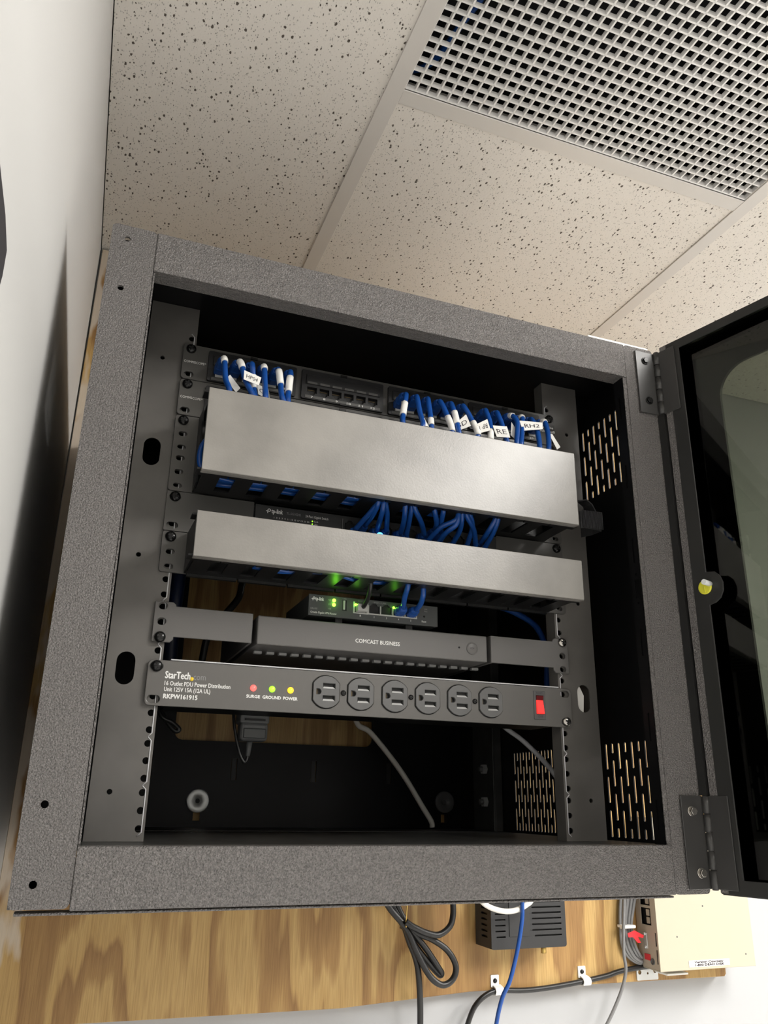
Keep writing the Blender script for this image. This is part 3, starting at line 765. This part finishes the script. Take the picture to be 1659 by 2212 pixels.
# 16-outlet power strip
t = thing('power_strip', 'rack power strip with six front outlets and a lit red switch', 'power strip', (0, 112, 111))
OX = [-58.6, -20.3, 18.5, 57.1, 95.6, 134.4]
def outlet_loop(cx, cz, r=16.6, w=14.2):
    a = math.acos(w / r); p = []
    for i in range(11): th = a + (math.pi - 2 * a) * i / 10; p.append((cx + r * math.cos(th), cz + r * math.sin(th)))
    for i in range(11): th = math.pi + a + (math.pi - 2 * a) * i / 10; p.append((cx + r * math.cos(th), cz + r * math.sin(th)))
    return p
b = MB(); b.plate(rrect(-241, 241, 111.2, 155.4, 5), ear_slots(-232.5, [117.5, 149.2], 12, 7.4) + ear_slots(232.5, [117.5, 149.2], 12, 7.4) + [outlet_loop(x, 134.3, 17.2, 14.8) for x in OX], 'y', 110.5, 113)
b.build('faceplate', 'pdu_paint', t, 0.9, 2)
MB().box(-219, 219, 113, 168, 112, 154.6).build('housing', 'panel_black', t)
MB().box(-219, 226, 113, 170, 156.2, 157.4).build('lid', 'cable_glint_silver', t)  # silver colour paints the bright highlight along the top edge
screw(-232.5, 110.5, 149.2, t); screw(232.5, 110.5, 117.5, t, 'screw_steel')
for x in OX:
    ho = []
    for zz in (140.6, 128.0): ho.append(rect(x - 3.8, x + 9.6, zz - 2.9, zz + 2.6))
    dl = [(x - 10.8, 131.4), (x - 8.4, 131.4)] + [(x - 8.4 + 2.9 * math.sin(i * math.pi / 8), 134.3 - 2.9 * math.cos(i * math.pi / 8)) for i in range(1, 8)] + [(x - 8.4, 137.2), (x - 10.8, 137.2)]
    b = MB(); b.plate(outlet_loop(x, 134.3), ho + [dl], 'y', 108.6, 112.4)
    o = b.build('outlet', 'outlet_plastic', t, 0.35, 1)
    MB().box(x - 13, x + 13, 112.41, 112.9, 122, 147).build('outlet_back', 'port_black', o)
    for zz in (140.6, 128.0):
        b = MB(); b.add([(x - 3.8, 108.8, zz - 2.9), (x + 9.6, 108.8, zz - 2.9), (x + 8, 111.6, zz - 0.7), (x - 2.4, 111.6, zz - 0.7), (x - 2.4, 112.3, zz - 2.9), (x + 8, 112.3, zz - 2.9)], [(0, 1, 2, 3), (0, 3, 4), (1, 5, 2), (0, 4, 5, 1), (3, 2, 5, 4)])
        b.build('slot_bevel', 'slot_highlight', o)  # pale colour paints the reflection caught on the slot chamfer
    MB().box(x - 10, x - 9, 111.4, 112.3, 131.8, 136.8).build('ground_contact', 'dull_brass', o)
for x in (-39.5, 37.5, 114.8): screw(x, 110.5, 134.3, t, 'screw_black', 2.9, 0.2)
for x, m in ((-135.5, 'led_red'), (-116.1, 'led_lime'), (-96.7, 'led_amber')):
    MB().lathe((x, 110.5, 133.7), (0, -1, 0), [(3.3, 0), (3.3, 0.6), (2.9, 1.3), (1.8, 2.1), (0.01, 2.4)], 18).build('indicator', m, t)
lettering('SURGE', -142, -128.2, 123.9, 126.9, 110.3, 'print_white', t, 0.22)
lettering('GROUND', -125.4, -106.4, 123.9, 126.9, 110.3, 'print_white', t, 0.22)
lettering('POWER', -103.9, -89, 123.9, 126.9, 110.3, 'print_white', t, 0.22)
lettering('StarTech', -223.4, -199.2, 138.1, 144.8, 110.3, 'print_white', t, 0.25)
lettering('com', -196, -184, 138.1, 142.2, 110.3, 'print_grey', t)
MB().lathe((-197.6, 110.5, 138.6), (0, -1, 0), [(2.0, 0), (2.0, 0.2), (0.01, 0.2)], 16).build('logo_dot', 'print_yellow', t)
lettering('16 Outlet PDU Power Distribution', -223.2, -158.8, 131.3, 135.4, 110.3, 'print_white', t, 0.12)
lettering('Unit 125V 15A (12A UL)', -223.2, -178.4, 125.6, 129.6, 110.3, 'print_white', t, 0.12)
lettering('RKPW161915', -223.2, -190.5, 118.7, 122.9, 110.3, 'print_white', t, 0.25)
sw = MB(); sw.plate(rect(189.6, 205.3, 118.4, 150.6), [rect(193, 202.6, 124.6, 145.4)], 'y', 109.6, 110.6); sw = sw.build('switch_bezel', 'bezel', t, 0.5, 1)
b = MB(); b.prism([(111, 135), (106.8, 125), (106.8, 124.8), (111, 124.8)], 'x', 193.3, 202.3); b.prism([(111, 135), (108.2, 135), (106.8, 125), (111, 125)], 'x', 193.3, 202.3)
MB().prism([(111, 124.8), (111, 140.2), (109.6, 140.2), (107.0, 126), (107.0, 124.8)], 'x', 193.3, 202.3).build('rocker', 'rocker_red', sw, 0.4, 1)
MB().prism([(111, 140.3), (111, 145.2), (108.4, 145.2), (109.6, 140.3)], 'x', 193.3, 202.3).build('rocker', 'rocker_dark', sw, 0.3, 1)
lettering('RESET', 193.5, 202, 147.0, 149.4, 109.5, 'print_dark', sw)
lettering('OFF', 194.5, 201, 120.4, 123, 109.5, 'print_dark', sw)

# ---------------------------------------------------------------- patch cables
ORD = ['first', 'second', 'third', 'fourth', 'fifth', 'sixth', 'seventh', 'eighth', 'ninth', 'tenth', 'eleventh', 'twelfth', 'thirteenth', 'fourteenth', 'fifteenth', 'sixteenth', 'seventeenth', 'eighteenth']
def boot(parent, p, q, w=11.4, h=9.4, name='plug_boot'):
    """tapered moulded boot from point p (at the jack) to q"""
    p, q = Vector(p), Vector(q); a = (q - p).normalized(); u = Vector((1, 0, 0)); u = (u - a * u.dot(a)).normalized(); v = a.cross(u)
    L_ = (q - p).length; b = MB(); V = []; F = []
    prof = [(0, 1, 1), (0.45, 1, 1), (0.5, 0.94, 0.9), (0.85, 0.86, 0.84), (1.0, 0.62, 0.66)]
    for t_, sw_, sh in prof:
        c = p + a * (L_ * t_)
        for i in range(12):
            th = 2 * math.pi * (i + 0.5) / 12; cx = math.copysign(abs(math.cos(th)) ** 0.55, math.cos(th)); cz = math.copysign(abs(math.sin(th)) ** 0.55, math.sin(th))
            V.append(c + u * cx * w / 2 * sw_ + v * cz * h / 2 * sh)
    for i in range(len(prof) - 1):
        for k in range(12): F.append((i * 12 + k, i * 12 + (k + 1) % 12, (i + 1) * 12 + (k + 1) % 12, (i + 1) * 12 + k))
    F.append(tuple(range(11, -1, -1))); F.append(tuple(range(len(V) - 12, len(V))))
    b.add(V, F, False)
    b.build(name, 'boot_blue', parent, 0.3, 1)
def sleeve(parent, pts, i0, i1, r):
    MB().tube(pts[i0:i1 + 1], r, 12).build('label_sleeve', 'label_white', parent)
def flag(parent, quad, txt=None, flip=False):
    """paper flag: quad of four corners (mm), optional print mirrored upside down"""
    A, B_, C_, D_ = [Vector(p) for p in quad]
    n_ = (B_ - A).cross(D_ - A).normalized() * 0.25
    b = MB(); b.add([A - n_, B_ - n_, C_ - n_, D_ - n_, A + n_, B_ + n_, C_ + n_, D_ + n_], [(0, 1, 2, 3), (7, 6, 5, 4), (0, 4, 5, 1), (1, 5, 6, 2), (2, 6, 7, 3), (3, 7, 4, 0)])
    o = b.build('label_flag', 'label_white', parent)
    if txt:
        cdir = (Vector((-307, -718, 26)) - A); off = n_ * 1.6 if n_.dot(cdir) > 0 else n_ * -1.6
        def fn(u, v):
            if flip: u, v = 1 - u, 1 - v
            u = 0.15 + 0.7 * u; v = 1 - (0.28 + 0.42 * v)
            return tuple((A * (1 - u) + B_ * u) * (1 - v) + (D_ * (1 - u) + C_ * u) * v + off)
        lettering(txt, 0, 0, 0, 0, 0, 'print_dark', o, fn=fn)

TOP = [[(-199, 80, 471), (-197, 70, 454), (-193, 62, 437)], [(-180, 80, 469), (-175, 69, 455), (-168, 62, 437)], [(-168, 82, 470), (-165, 76, 454), (-163, 71, 440)],
       [(-155, 80, 474), (-154, 70, 457), (-154, 62, 437)], [(-138, 80, 470), (-136, 70, 456), (-135, 62, 438)], [(-125, 80, 473), (-127, 70, 457), (-129, 62, 437)],
       [(15, 80, 471), (10, 70, 455), (6, 62, 436)], [(29, 80, 472), (31, 70, 457), (31, 62, 437)], [(43, 80, 472), (44, 70, 457), (42, 62, 436)],
       [(60, 80, 475), (65, 70, 462), (68, 62, 436)], [(74, 80, 474), (77, 70, 461), (77, 62, 437)], [(91, 80, 478), (98, 70, 461), (102, 62, 437)],
       [(120, 80, 476), (123, 70, 461), (119, 62, 437)], [(136, 80, 474), (139, 70, 463), (141, 62, 436)], [(160, 80, 480), (161, 70, 468), (154, 62, 436)],
       [(172, 80, 474), (167, 70, 459), (160, 62, 436)], [(186, 80, 477), (189, 70, 461), (186, 62, 435)], [(205, 80, 476), (204, 70, 460), (198, 62, 435)]]
PORTX = [-212.5 + 108.7 * k + 12.8 + 15.15 * i for k in (0, 2, 3) for i in range(6)]
SLEEVE = {0: (3, 7), 1: (3, 8), 2: (9, 13), 3: (3, 7), 4: (6, 11), 5: (8, 14), 6: (9, 14), 8: (14, 17), 9: (13, 18), 10: (10, 15), 11: (13, 18), 12: (15, 19), 14: (0, 5), 15: (2, 6), 17: (1, 6)}
for i, c in enumerate(TOP):
    x = PORTX[i]
    t = thing('patch_cable', '%s blue patch cable from the left in the upper patch panel' % ORD[i], 'cable', (x, 80, 430), 'patch cables in the upper patch panel')
    e = c[-1]
    bq = (x * 0.6 + c[0][0] * 0.4, 83, 483.5)
    boot(t, (x, 106.4, 481), bq, 13.2, 11.8)
    MB().box(x - 4.5, x + 4.5, 104.0, 106.4, 472.6, 476).build('plug_latch', 'clear_plug', t)
    g_ = -187.45 + 34.1 * round((e[0] + 187.45) / 34.1); ex = min(max(e[0], g_ - 4.6), g_ + 4.6)
    P = spline([bq, (c[0][0] * 0.8 + x * 0.2, 76, 479.5)] + [tuple(q) for q in c[1:]] + [(ex, 65, 421), (ex, 67, 400), (ex + random.Random(i).uniform(-14, 14), 72, 372)], 6)
    MB().tube(P, 3.2, 10).build('jacket', 'cable_blue', t)
    if i in SLEEVE: sleeve(t, P, *SLEEVE[i], 3.9)
    if i == 0: flag(t, [(-192, 74, 462), (-180, 72, 447), (-184, 74, 442), (-196, 75, 456)])
    if i == 3: flag(t, [(-179, 62, 464), (-160, 62, 459), (-162, 62, 449), (-179, 62, 453)], 'HP04', False)
    if i == 2: flag(t, [(-160, 84, 462), (-147, 84, 459), (-144, 84, 445), (-158, 84, 450)], 'OP', False)
    if i == 6: flag(t, [(9.5, 75, 470), (11.5, 70, 470), (10, 66, 447), (7, 72, 447)])
    if i == 7: flag(t, [(30, 64, 446), (33, 62, 447), (38, 60, 436), (33, 60, 436)])
    if i == 10: flag(t, [(74, 66, 449), (86, 60, 461), (92, 60, 447), (77, 66, 440)], '5D', False)
    if i == 11: flag(t, [(101, 62, 452), (113, 58, 459), (117, 58, 445), (103, 62, 440)], 'RP 1', True)
    if i == 13: flag(t, [(121, 60, 453), (138, 56, 453), (142, 56, 439), (126, 60, 439)], 'RE', False)
    if i == 14: flag(t, [(155, 74, 470), (158, 72, 463), (156, 68, 444), (151, 70, 450)])
    if i == 15: flag(t, [(164, 70, 472), (193, 64, 472), (193, 64, 463), (167, 68, 458)], 'RH2', False)
    if i == 17: flag(t, [(205, 70, 462), (210, 70, 462), (218, 66, 444), (213, 66, 440)])
# left loop of the first cable bulging out of the tall duct's open end
tag(MB().tube(spline([(-196, 84, 398), (-208, 74, 384), (-215.5, 68, 368), (-216, 66, 352), (-210, 68, 344), (-192, 74, 340)], 6), 3.0).build('duct_cable', 'cable_blue'), 'blue cable loop bulging from the open left end of the tall duct', 'cable')
# bundle lying along the bottom of the tall duct and the narrow duct, seen through the finger gaps
for i, (z, y, xa, xb) in enumerate(((339, 70, -206, -30), (341, 78, -206, 60), (340, 88, -200, 110), (347, 74, -190, 120))):
    P = spline([(xa + (xb - xa) * k / 6, y + 4 * math.sin(2.1 * k + i), z + 1.0 * math.cos(1.7 * k + i)) for k in range(7)], 4)
    tag(MB().tube(P, 3.0, 8).build('duct_cable', 'cable_blue'), ['lowest', 'second', 'rear', 'topmost'][i] + ' blue cable lying along the bottom of the tall duct', 'cable', 'cables inside the tall duct')
for i, (z, y, xa, xb) in enumerate(((251, 72, -140, -20), (253, 82, -150, 30))):
    P = spline([(xa + (xb - xa) * k / 6, y + 5 * math.sin(1.6 * k + i), z + 1.5 * math.cos(1.9 * k + i)) for k in range(7)], 4)
    tag(MB().tube(P, 3.0, 8).build('duct_cable', 'cable_blue'), ['front', 'rear'][i] + ' blue cable lying inside the narrow duct', 'cable', 'cables inside the narrow duct')

SWC = [[(-21, 62, 336), (-27, 74, 326), (-38, 92, 310)], [(-22, 62, 335), (-23, 74, 325), (-26, 92, 317)], [(-16, 62, 331), (-15, 74, 320), (-12, 92, 312)], [(-14, 62, 338), (-7, 74, 326), (0, 92, 313)],
       [(10, 62, 335), (13, 74, 321), (17, 92, 313)], [(18, 62, 339), (20, 74, 325), (24, 92, 311)], [(21, 62, 334), (34, 74, 323), (47, 92, 315)], [(45, 62, 335), (53, 74, 325), (59, 92, 322)],
       [(56, 62, 336), (59, 74, 327), (67, 92, 320)], [(73, 62, 329), (58, 74, 320), (50, 92, 308)], [(73, 62, 324), (64, 74, 314), (62, 92, 305)], [(79, 62, 333), (82, 74, 320), (81, 92, 308)],
       [(89, 62, 338), (98, 74, 326), (100, 92, 308)], [(85, 62, 334), (100, 74, 322), (112, 92, 308)], [(122, 62, 336), (117, 74, 321), (118, 92, 315)], [(125, 62, 335), (124, 74, 321), (122, 92, 307)]]
for i, c in enumerate(SWC):
    pxs = -38.5 + 15.3 * round((c[2][0] + 38.5) / 15.3)
    pz = 319 if c[2][2] > 311 else 303.5
    t = thing('switch_cable', '%s blue patch cable from the left plugged into the network switch' % ORD[i], 'cable', (c[2][0], 92, 300), 'patch cables in the network switch')
    q = Vector(c[2]); d_ = (Vector(c[1]) - q).normalized()
    boot(t, (c[2][0], 108.8, (pz + c[2][2]) / 2 - 1), (c[2][0], 93, c[2][2] + 0.5), 10.6, 9)
    P = spline([(c[2][0], 94, c[2][2])] + [tuple(c[1]), tuple(c[0]), (c[0][0], 62, 346), (c[0][0] - 6, 70, 362)], 6)
    MB().tube(P, 3.0, 10).build('jacket', 'cable_blue', t)
tag(MB().lathe((-11.5, 84, 304.8), (-0.3, -0.85, 0.4), [(3.6, 0), (3.4, 1.2), (2.2, 2.4), (0.01, 2.8)], 14).build('blue_glint', 'glint_blue'), 'small blue glint built as a glowing dome behind the narrow duct cover', 'indicator')  # blue glint painted as a small self-glowing dome
t = thing('router_cable', 'thin black cable in the first router port', 'cable', (-22, 100, 225)); MB().tube(spline([(-22, 106, 226.5), (-22, 98, 229), (-23.5, 82, 235), (-25, 72, 246), (-25, 72, 258)], 6), 2.6, 8).build('jacket', 'cable_black', t); MB().box(-28, -16.5, 103, 112, 222.6, 230.5).build('plug', 'clear_plug', t, 0.4, 1)
for c, lab in (([(22.8, 98, 229), (18, 82, 237), (17, 70, 248), (17, 70, 262)], 'blue patch cable in the fourth router port'), ([(37.4, 97, 228), (37, 82, 232), (35, 70, 242), (33, 70, 258)], 'blue patch cable in the last router port')):
    t = thing('router_cable', lab, 'cable', (c[0][0], 100, 222), 'patch cables in the router')
    boot(t, (c[0][0], 111, 226.6), (c[0][0], 96, 228.6), 11.8, 9.4); MB().tube(spline(c, 6), 3.0, 10).build('jacket', 'cable_blue', t)

# ---------------------------------------------------------------- loose cables and the adapter inside the cabinet
t = thing('power_adapter', 'grey plug-in power adapter hanging below the power strip', 'power adapter', (-119, 180, 85))
MB().box(-135, -103, 169, 196, 104, 140).build('head', 'adapter_grey', t, 2.5, 2)
MB().box(-134, -104, 168.5, 190, 86, 106).build('body', 'adapter_grey', t, 4, 3)
MB().box(-131, -107, 166.8, 168.5, 88.5, 99).build('raised_panel', 'router_shell', t, 1, 1)
MB().box(-130, -108, 167.2, 168.5, 107, 109).build('slot', 'recess', t)
P = spline([(-121, 180, 87), (-122, 180, 74), (-123, 179, 67), (-126, 179, 65), (-131, 180, 74), (-136, 182, 92), (-139, 184, 108), (-140, 190, 130)], 6)
MB().tube(P, 1.7, 8).build('cord', 'cable_black', t)
MB().tube([(-121, 180, 87), (-122.2, 180, 71)], [3.4, 2.4], 10).build('strain_relief', 'adapter_grey', t)
tag(MB().tube(spline([(-222, 205, 128), (-214, 200, 110), (-202, 200, 104), (-194, 199, 97), (-198, 200, 95), (-206, 202, 103), (-214, 206, 118), (-216, 212, 140)], 6), 2.4, 8).build('looped_cord', 'cable_black'), 'black cord looped under the left end of the power strip', 'cord')
tag(MB().tube(spline([(95, 470, 190), (109, 500, 143), (132, 505, 130), (163, 508, 100), (194, 508, 63), (221, 506, 23), (236, 505, 1), (238, 505, -8)], 6), 4.2).build('white_cable', 'cable_white'), 'off-white cable curving down in front of the back panel', 'cable')
tag(MB().tube(spline([(205, 236, 131), (229, 240, 117), (249, 240, 105), (276, 240, 83), (295, 240, 63), (306, 242, 46)], 6), 3.2).build('silver_cable', 'cable_glint_silver'), 'pale grey cable crossing the side vent behind the right rail', 'cable')
tag(MB().prism([(258, 132), (269, 132), (268.5, 116), (266.2, 72), (261, 72), (258.5, 118)], 'y', 179, 181).build('paper_tag', 'label_white'), 'pale strip hanging behind the right mounting rail', 'strip')
tag(MB().tube(spline([(-98, 400, 330), (-102, 400, 313), (-105, 400, 295), (-118, 402, 275), (-140, 410, 245), (-146, 420, 200)], 6), 5.0).build('power_cable', 'cable_black'), 'thick black cable dropping behind the narrow duct', 'cable')
tag(MB().tube(spline([(190, 204, 272), (217, 200, 265), (247, 200, 252), (262, 204, 238), (275, 212, 215), (280, 225, 180), (284, 230, 140)], 6), 4.0).build('trunk_cable', 'boot_blue'), 'dark blue cable sweeping behind the right rail below the narrow duct', 'cable')
tag(MB().tube(spline([(-205, 250, 330), (-206, 250, 280), (-207, 252, 230), (-206, 256, 170)], 6), 9.0).build('trunk_cable', 'cable_navy'), 'bundle of dark blue cable dropping behind the left rail', 'cable')

tag(MB().prism([(251, 122), (262, 122), (264.5, 150), (258, 163), (250, 166)], 'y', 119.5, 120.6).build('paper_card', 'label_white'), 'white card showing through the lower oval hole of the right rail', 'card')
# ---------------------------------------------------------------- things on the plywood below the cabinet
t = thing('modem', 'black vented modem mounted on the plywood below the cabinet', 'modem', (408, 574, -185))
H = []
for k in range(9): H += [stadium(349 + (2 if k == 0 else 0), 367, -166 + 8 * k, -164 + 8 * k, 3), stadium(414 + (4 if k == 0 else 0), 467, -166 + 8 * k, -163.6 + 8 * k, 3)]
b = MB(); b.plate(rrect(342, 475, -182, -60, 4), H, 'y', 519, 522); b.build('front_cover', 'modem_shell', t, 0.8, 2)
H2 = [stadium(532, 552, -167 + 8 * k, -164 + 8 * k, 3) for k in range(9)]
b = MB(); b.plate(rect(522, 572, -181, -61), H2, 'x', 342.2, 344.5); b.build('side_cover', 'modem_shell', t)
MB().box(346, 473, 525, 574, -180.5, -62).build('housing', 'port_black', t)
MB().box(344.5, 474.5, 522, 572, -181.6, -179.8).build('bottom_cover', 'modem_shell', t)
MB().box(373, 409, 517.8, 519, -165, -70).build('centre_panel', 'modem_shell', t, 1.2, 2)
b = MB()
for k in range(12): b.box(472.5, 476.5, 530, 570, -176 + 9 * k, -171.5 + 9 * k)
o = b.build('side_ribs', 'modem_shell', t); o['kind'] = 'stuff'
MB().cyl((448, 545, -182), (448, 545, -194), 4.2, n=12).build('coax_connector', 'brass', t)

t = thing('equipment_box', 'cream metal equipment box with ports on its left side, right end of the plywood', 'equipment box', (748, 574, -226))
MB().box(650, 848, 520, 521.6, -226, 10).box(650, 848, 521.6, 572, -226, -224.5).box(846.5, 848, 521.6, 572, -224.5, 10).build('cover', 'beige_metal', t, 0.7, 2)
b = MB(); b.plate(rect(521.6, 573, -224.5, 10), [rect(534, 560, -160, -134), rect(534, 560, -130, -110), rect(534, 560, -106, -84), rect(523.8, 527.6, -190, -170), rect(523.8, 527.6, -216, -195)], 'x', 650, 651.5)
b.build('port_panel', 'beige_panel', t)
MB().box(655, 845, 523, 573, -223, 8).build('chassis', 'port_black', t)
for z0, z1 in ((-158, -148), (-146, -136), (-128, -118)):
    MB().box(651.6, 654, 540, 548, z0, z1).build('jack', 'beige_panel', t, 0.5, 1)
MB().box(648.6, 650, 543, 557, -213, -204).build('warning_label', 'red_tape', t)
MB().lathe((650, 538, -214), (-1, 0, 0), [(5, 0), (5, 1), (3.4, 1.2), (3.2, 0.4), (0.01, 0.4)], 18).build('power_jack', 'bezel', t)
MB().box(648.4, 650, 547, 557, -196, -172).build('connector_shell', 'zinc', t, 1.0, 2)
for z in (-174, -194): screw_x = MB().lathe((648.4, 552, z), (-1, 0, 0), [(2.6, 0), (2.6, 1), (0.01, 1.8)], 12).build('connector_screw', 'zinc', t)
MB().box(707.5, 792, 519.5, 520, -222, -212.2).build('sticker', 'label_white', t)
lettering('Version Courtesy', 719, 779, -216.2, -213.4, 519.3, 'print_dark', t, 0.3)
lettering('1-800 DEAD DISK', 720, 780, -220.6, -217.6, 519.3, 'print_dark', t, 0.3)
for x, z in ((748, -131), (689, -176), (829, -207)): MB().lathe((x, 520, z), (0, -1, 0), [(1.4, 0), (1.4, 0.25), (0.01, 0.3)], 10).build('cover_rivet', 'bezel', t)
for z in (-128, -206): MB().box(847.6, 849.4, 522, 530, z, z + 10).build('cover_tab', 'beige_panel', t)
MB().box(675, 718, 536, 560, -235.5, -232.5).box(678, 715, 560, 573.8, -235.5, -226.2).build('mount_bracket', 'label_white', t, 0.6, 1)
t = thing('mount_plate', 'small zinc bracket on the plywood under the cream box', 'bracket', (662, 572, -247))
b = MB(); b.plate(rrect(641, 684, -247, -229, 2), [circle(647, -235, 3.4, 10), circle(663, -237, 1.8, 8), circle(678, -234, 3.4, 10)], 'y', 571.5, 573.8); b.build('plate', 'zinc', t)
# grey cable coil with zip tie and red tape
for i in range(6):
    d = i * 5.2; y = 567 - 2.2 * (i % 3)
    P = spline([(636 + d * 0.6, y, -60), (621 + d, y, -105), (614 + d * 0.9, y, -137), (611 + d * 0.72, y - 1, -164), (612 + d * 0.85, y, -190), (619 + d * 0.9, y, -206), (634 + d * 0.5, y + 1, -217 + d * 0.25), (648.5, y + 1, -222 + d * 0.4)], 6)
    tag(MB().tube(P, 2.7, 8).build('coiled_cable', 'cable_grey'), ['outermost', 'second outer', 'third', 'fourth', 'fifth', 'innermost'][i] + ' turn of the grey cable coil beside the cream box', 'cable', 'turns of the grey cable coil')
tag(MB().tube(spline([(613, 550, -90), (611, 549, -120), (603, 546, -163), (599, 545, -199), (602, 547, -224), (597, 552, -250), (580, 556, -282), (560, 560, -312), (540, 566, -345)], 6), 2.7, 8).build('hanging_cable', 'cable_grey'), 'grey cable hanging down past the plywood edge beside the cream box', 'cable')
t = thing('zip_tie', 'white zip tie around the grey cable coil', 'zip tie', (620, 555, -163)); MB().box(608, 632, 551, 571, -165.5, -160.5).build('band', 'label_white', t, 1.5, 2); MB().box(604, 609, 552, 558, -166, -160).build('lock_head', 'label_white', t, 0.8, 1)
b = MB(); b.prism([(612, -172), (626, -168), (644, -176), (642, -180), (632, -178), (637, -187), (631, -187), (622, -178), (613, -178)], 'y', 548, 549.2)
tag(b.build('red_tape', 'red_tape'), 'strip of red tape knotted round the grey cable coil', 'tape')
# black line, its clips
CX = [(318, 583, -345), (322, 578, -310), (326, 572, -288), (336, 568, -266), (354, 567, -252), (377, 567, -246.5), (422, 567, -248.5), (469, 567, -247), (527, 567, -242), (577, 567, -236), (596, 567, -232), (616, 567, -229), (645, 568, -227), (668, 568, -226)]
tag(MB().tube(spline(CX, 6), 4.0).build('coax_cable', 'cable_black'), 'black coaxial cable clipped along the lower edge of the plywood', 'cable')
for x, z, lab in ((375, -246.6, 'white cable clip on the black coax nearest the hanging blue cable'), (535, -241.5, 'white cable clip on the black coax nearest the cream box')):
    t = thing('cable_clip', lab, 'cable clip', (x, 572, z), 'cable clips on the coax')
    b = MB(); b.plate(rrect(x - 8, x + 6, z + 4, z + 21, 1), [], 'y', 571.8, 573.8); b.build('tab', 'label_white', t)
    pts = [(573.5, z + 6), (569.5, z + 5), (564, z + 3.2), (561.5, z), (564, z - 4.2), (569, z - 5.4), (573.5, z - 5.6), (573.5, z - 6.8), (568.5, z - 6.8), (562.6, z - 5.2), (560, z), (562.8, z + 4.8), (569, z + 6.6), (573.5, z + 7.4)]
    MB().prism(pts, 'x', x - 5, x + 9).build('saddle', 'label_white', t)
    MB().lathe((x - 1, 571.8, z + 13), (0, -1, 0), [(3.4, 0), (3.2, 1.2), (0.01, 1.8)], 12).build('nail', 'screw_black', t)
# hanging cables
tag(MB().tube(spline([(378, 478, -55), (376, 480, -110), (374, 480, -138), (365, 481, -177), (353, 485, -217), (342, 490, -240), (334, 496, -275), (330, 505, -330)], 6), 3.1).build('hanging_cable', 'cable_blue'), 'blue cable hanging from the cabinet in front of the modem', 'cable')
tag(MB().tube(spline([(296, 486, -58), (300, 484, -95), (310, 484, -111), (326, 484, -120), (348, 485, -125), (368, 486, -124), (386, 486, -117), (398, 488, -106), (404, 490, -58)], 6), 4.0).build('cable_loop', 'cable_white'), 'white cable loop hanging below the cabinet in front of the modem', 'cable')
# bundled black power cord
t = thing('cord_bundle', 'bundled black power cord hanging below the cabinet', 'power cord', (240, 535, -230))
P = spline([(160, 545, -60), (176, 540, -113), (208, 536, -150), (225, 534, -183), (246, 533, -215), (266, 533, -227), (283, 533, -220), (288, 533, -203), (275, 534, -182), (250, 536, -166), (222, 540, -154), (198, 543, -122), (180, 545, -60)], 8)
MB().tube(P, 4.6, 12).build('cord_turn', 'cable_black', t)
MB().tube(spline([(205, 530, -140), (216, 528, -147), (238, 527, -156), (258, 527, -159), (276, 528, -149), (283, 530, -133), (284, 532, -110), (284, 534, -60)], 8), 4.6, 12).build('cord_turn', 'cable_black', t)
MB().tube(spline([(168, 550, -60), (190, 545, -120), (220, 541, -155), (243, 540, -180), (263, 540, -206), (268, 541, -213), (264, 543, -214), (242, 545, -192), (216, 546, -160), (186, 550, -110), (170, 555, -60)], 8), 4.6, 12).build('cord_turn', 'cable_black', t)
MB().tube(spline([(206, 545, -140), (216, 544, -168), (226, 543, -190), (231, 543, -210), (235, 546, -243), (238, 552, -280), (240, 560, -340)], 8), 4.6, 12).build('cord_tail', 'cable_black', t)
MB().tube([(203, 538, -146), (219, 537, -150), (221, 547, -154), (205, 550, -150), (203, 538, -146)], 2.4, 8).build('tie', 'cable_black', t)
tag(MB().tube(spline([(208, 525, -60), (206, 526, -110), (205, 528, -135), (206, 531, -148)], 5), 1.2, 6).build('twist_tie', 'brass'), 'thin tan twist tie on the bundled black cord', 'twist tie')
# dark thing at the left picture edge
b = MB(); x_ = wl(-350) + 0.5
b.prism([(-420, 240), (-292, 278), (-287, 296), (-290, 313), (-318, 317), (-420, 312)], 'x', x_ - 3.0, x_ + 5)
tag(b.build('wall_plate', 'dark_cloth', None, 2, 2), 'dark rounded object on the left wall at the picture edge', 'wall object')
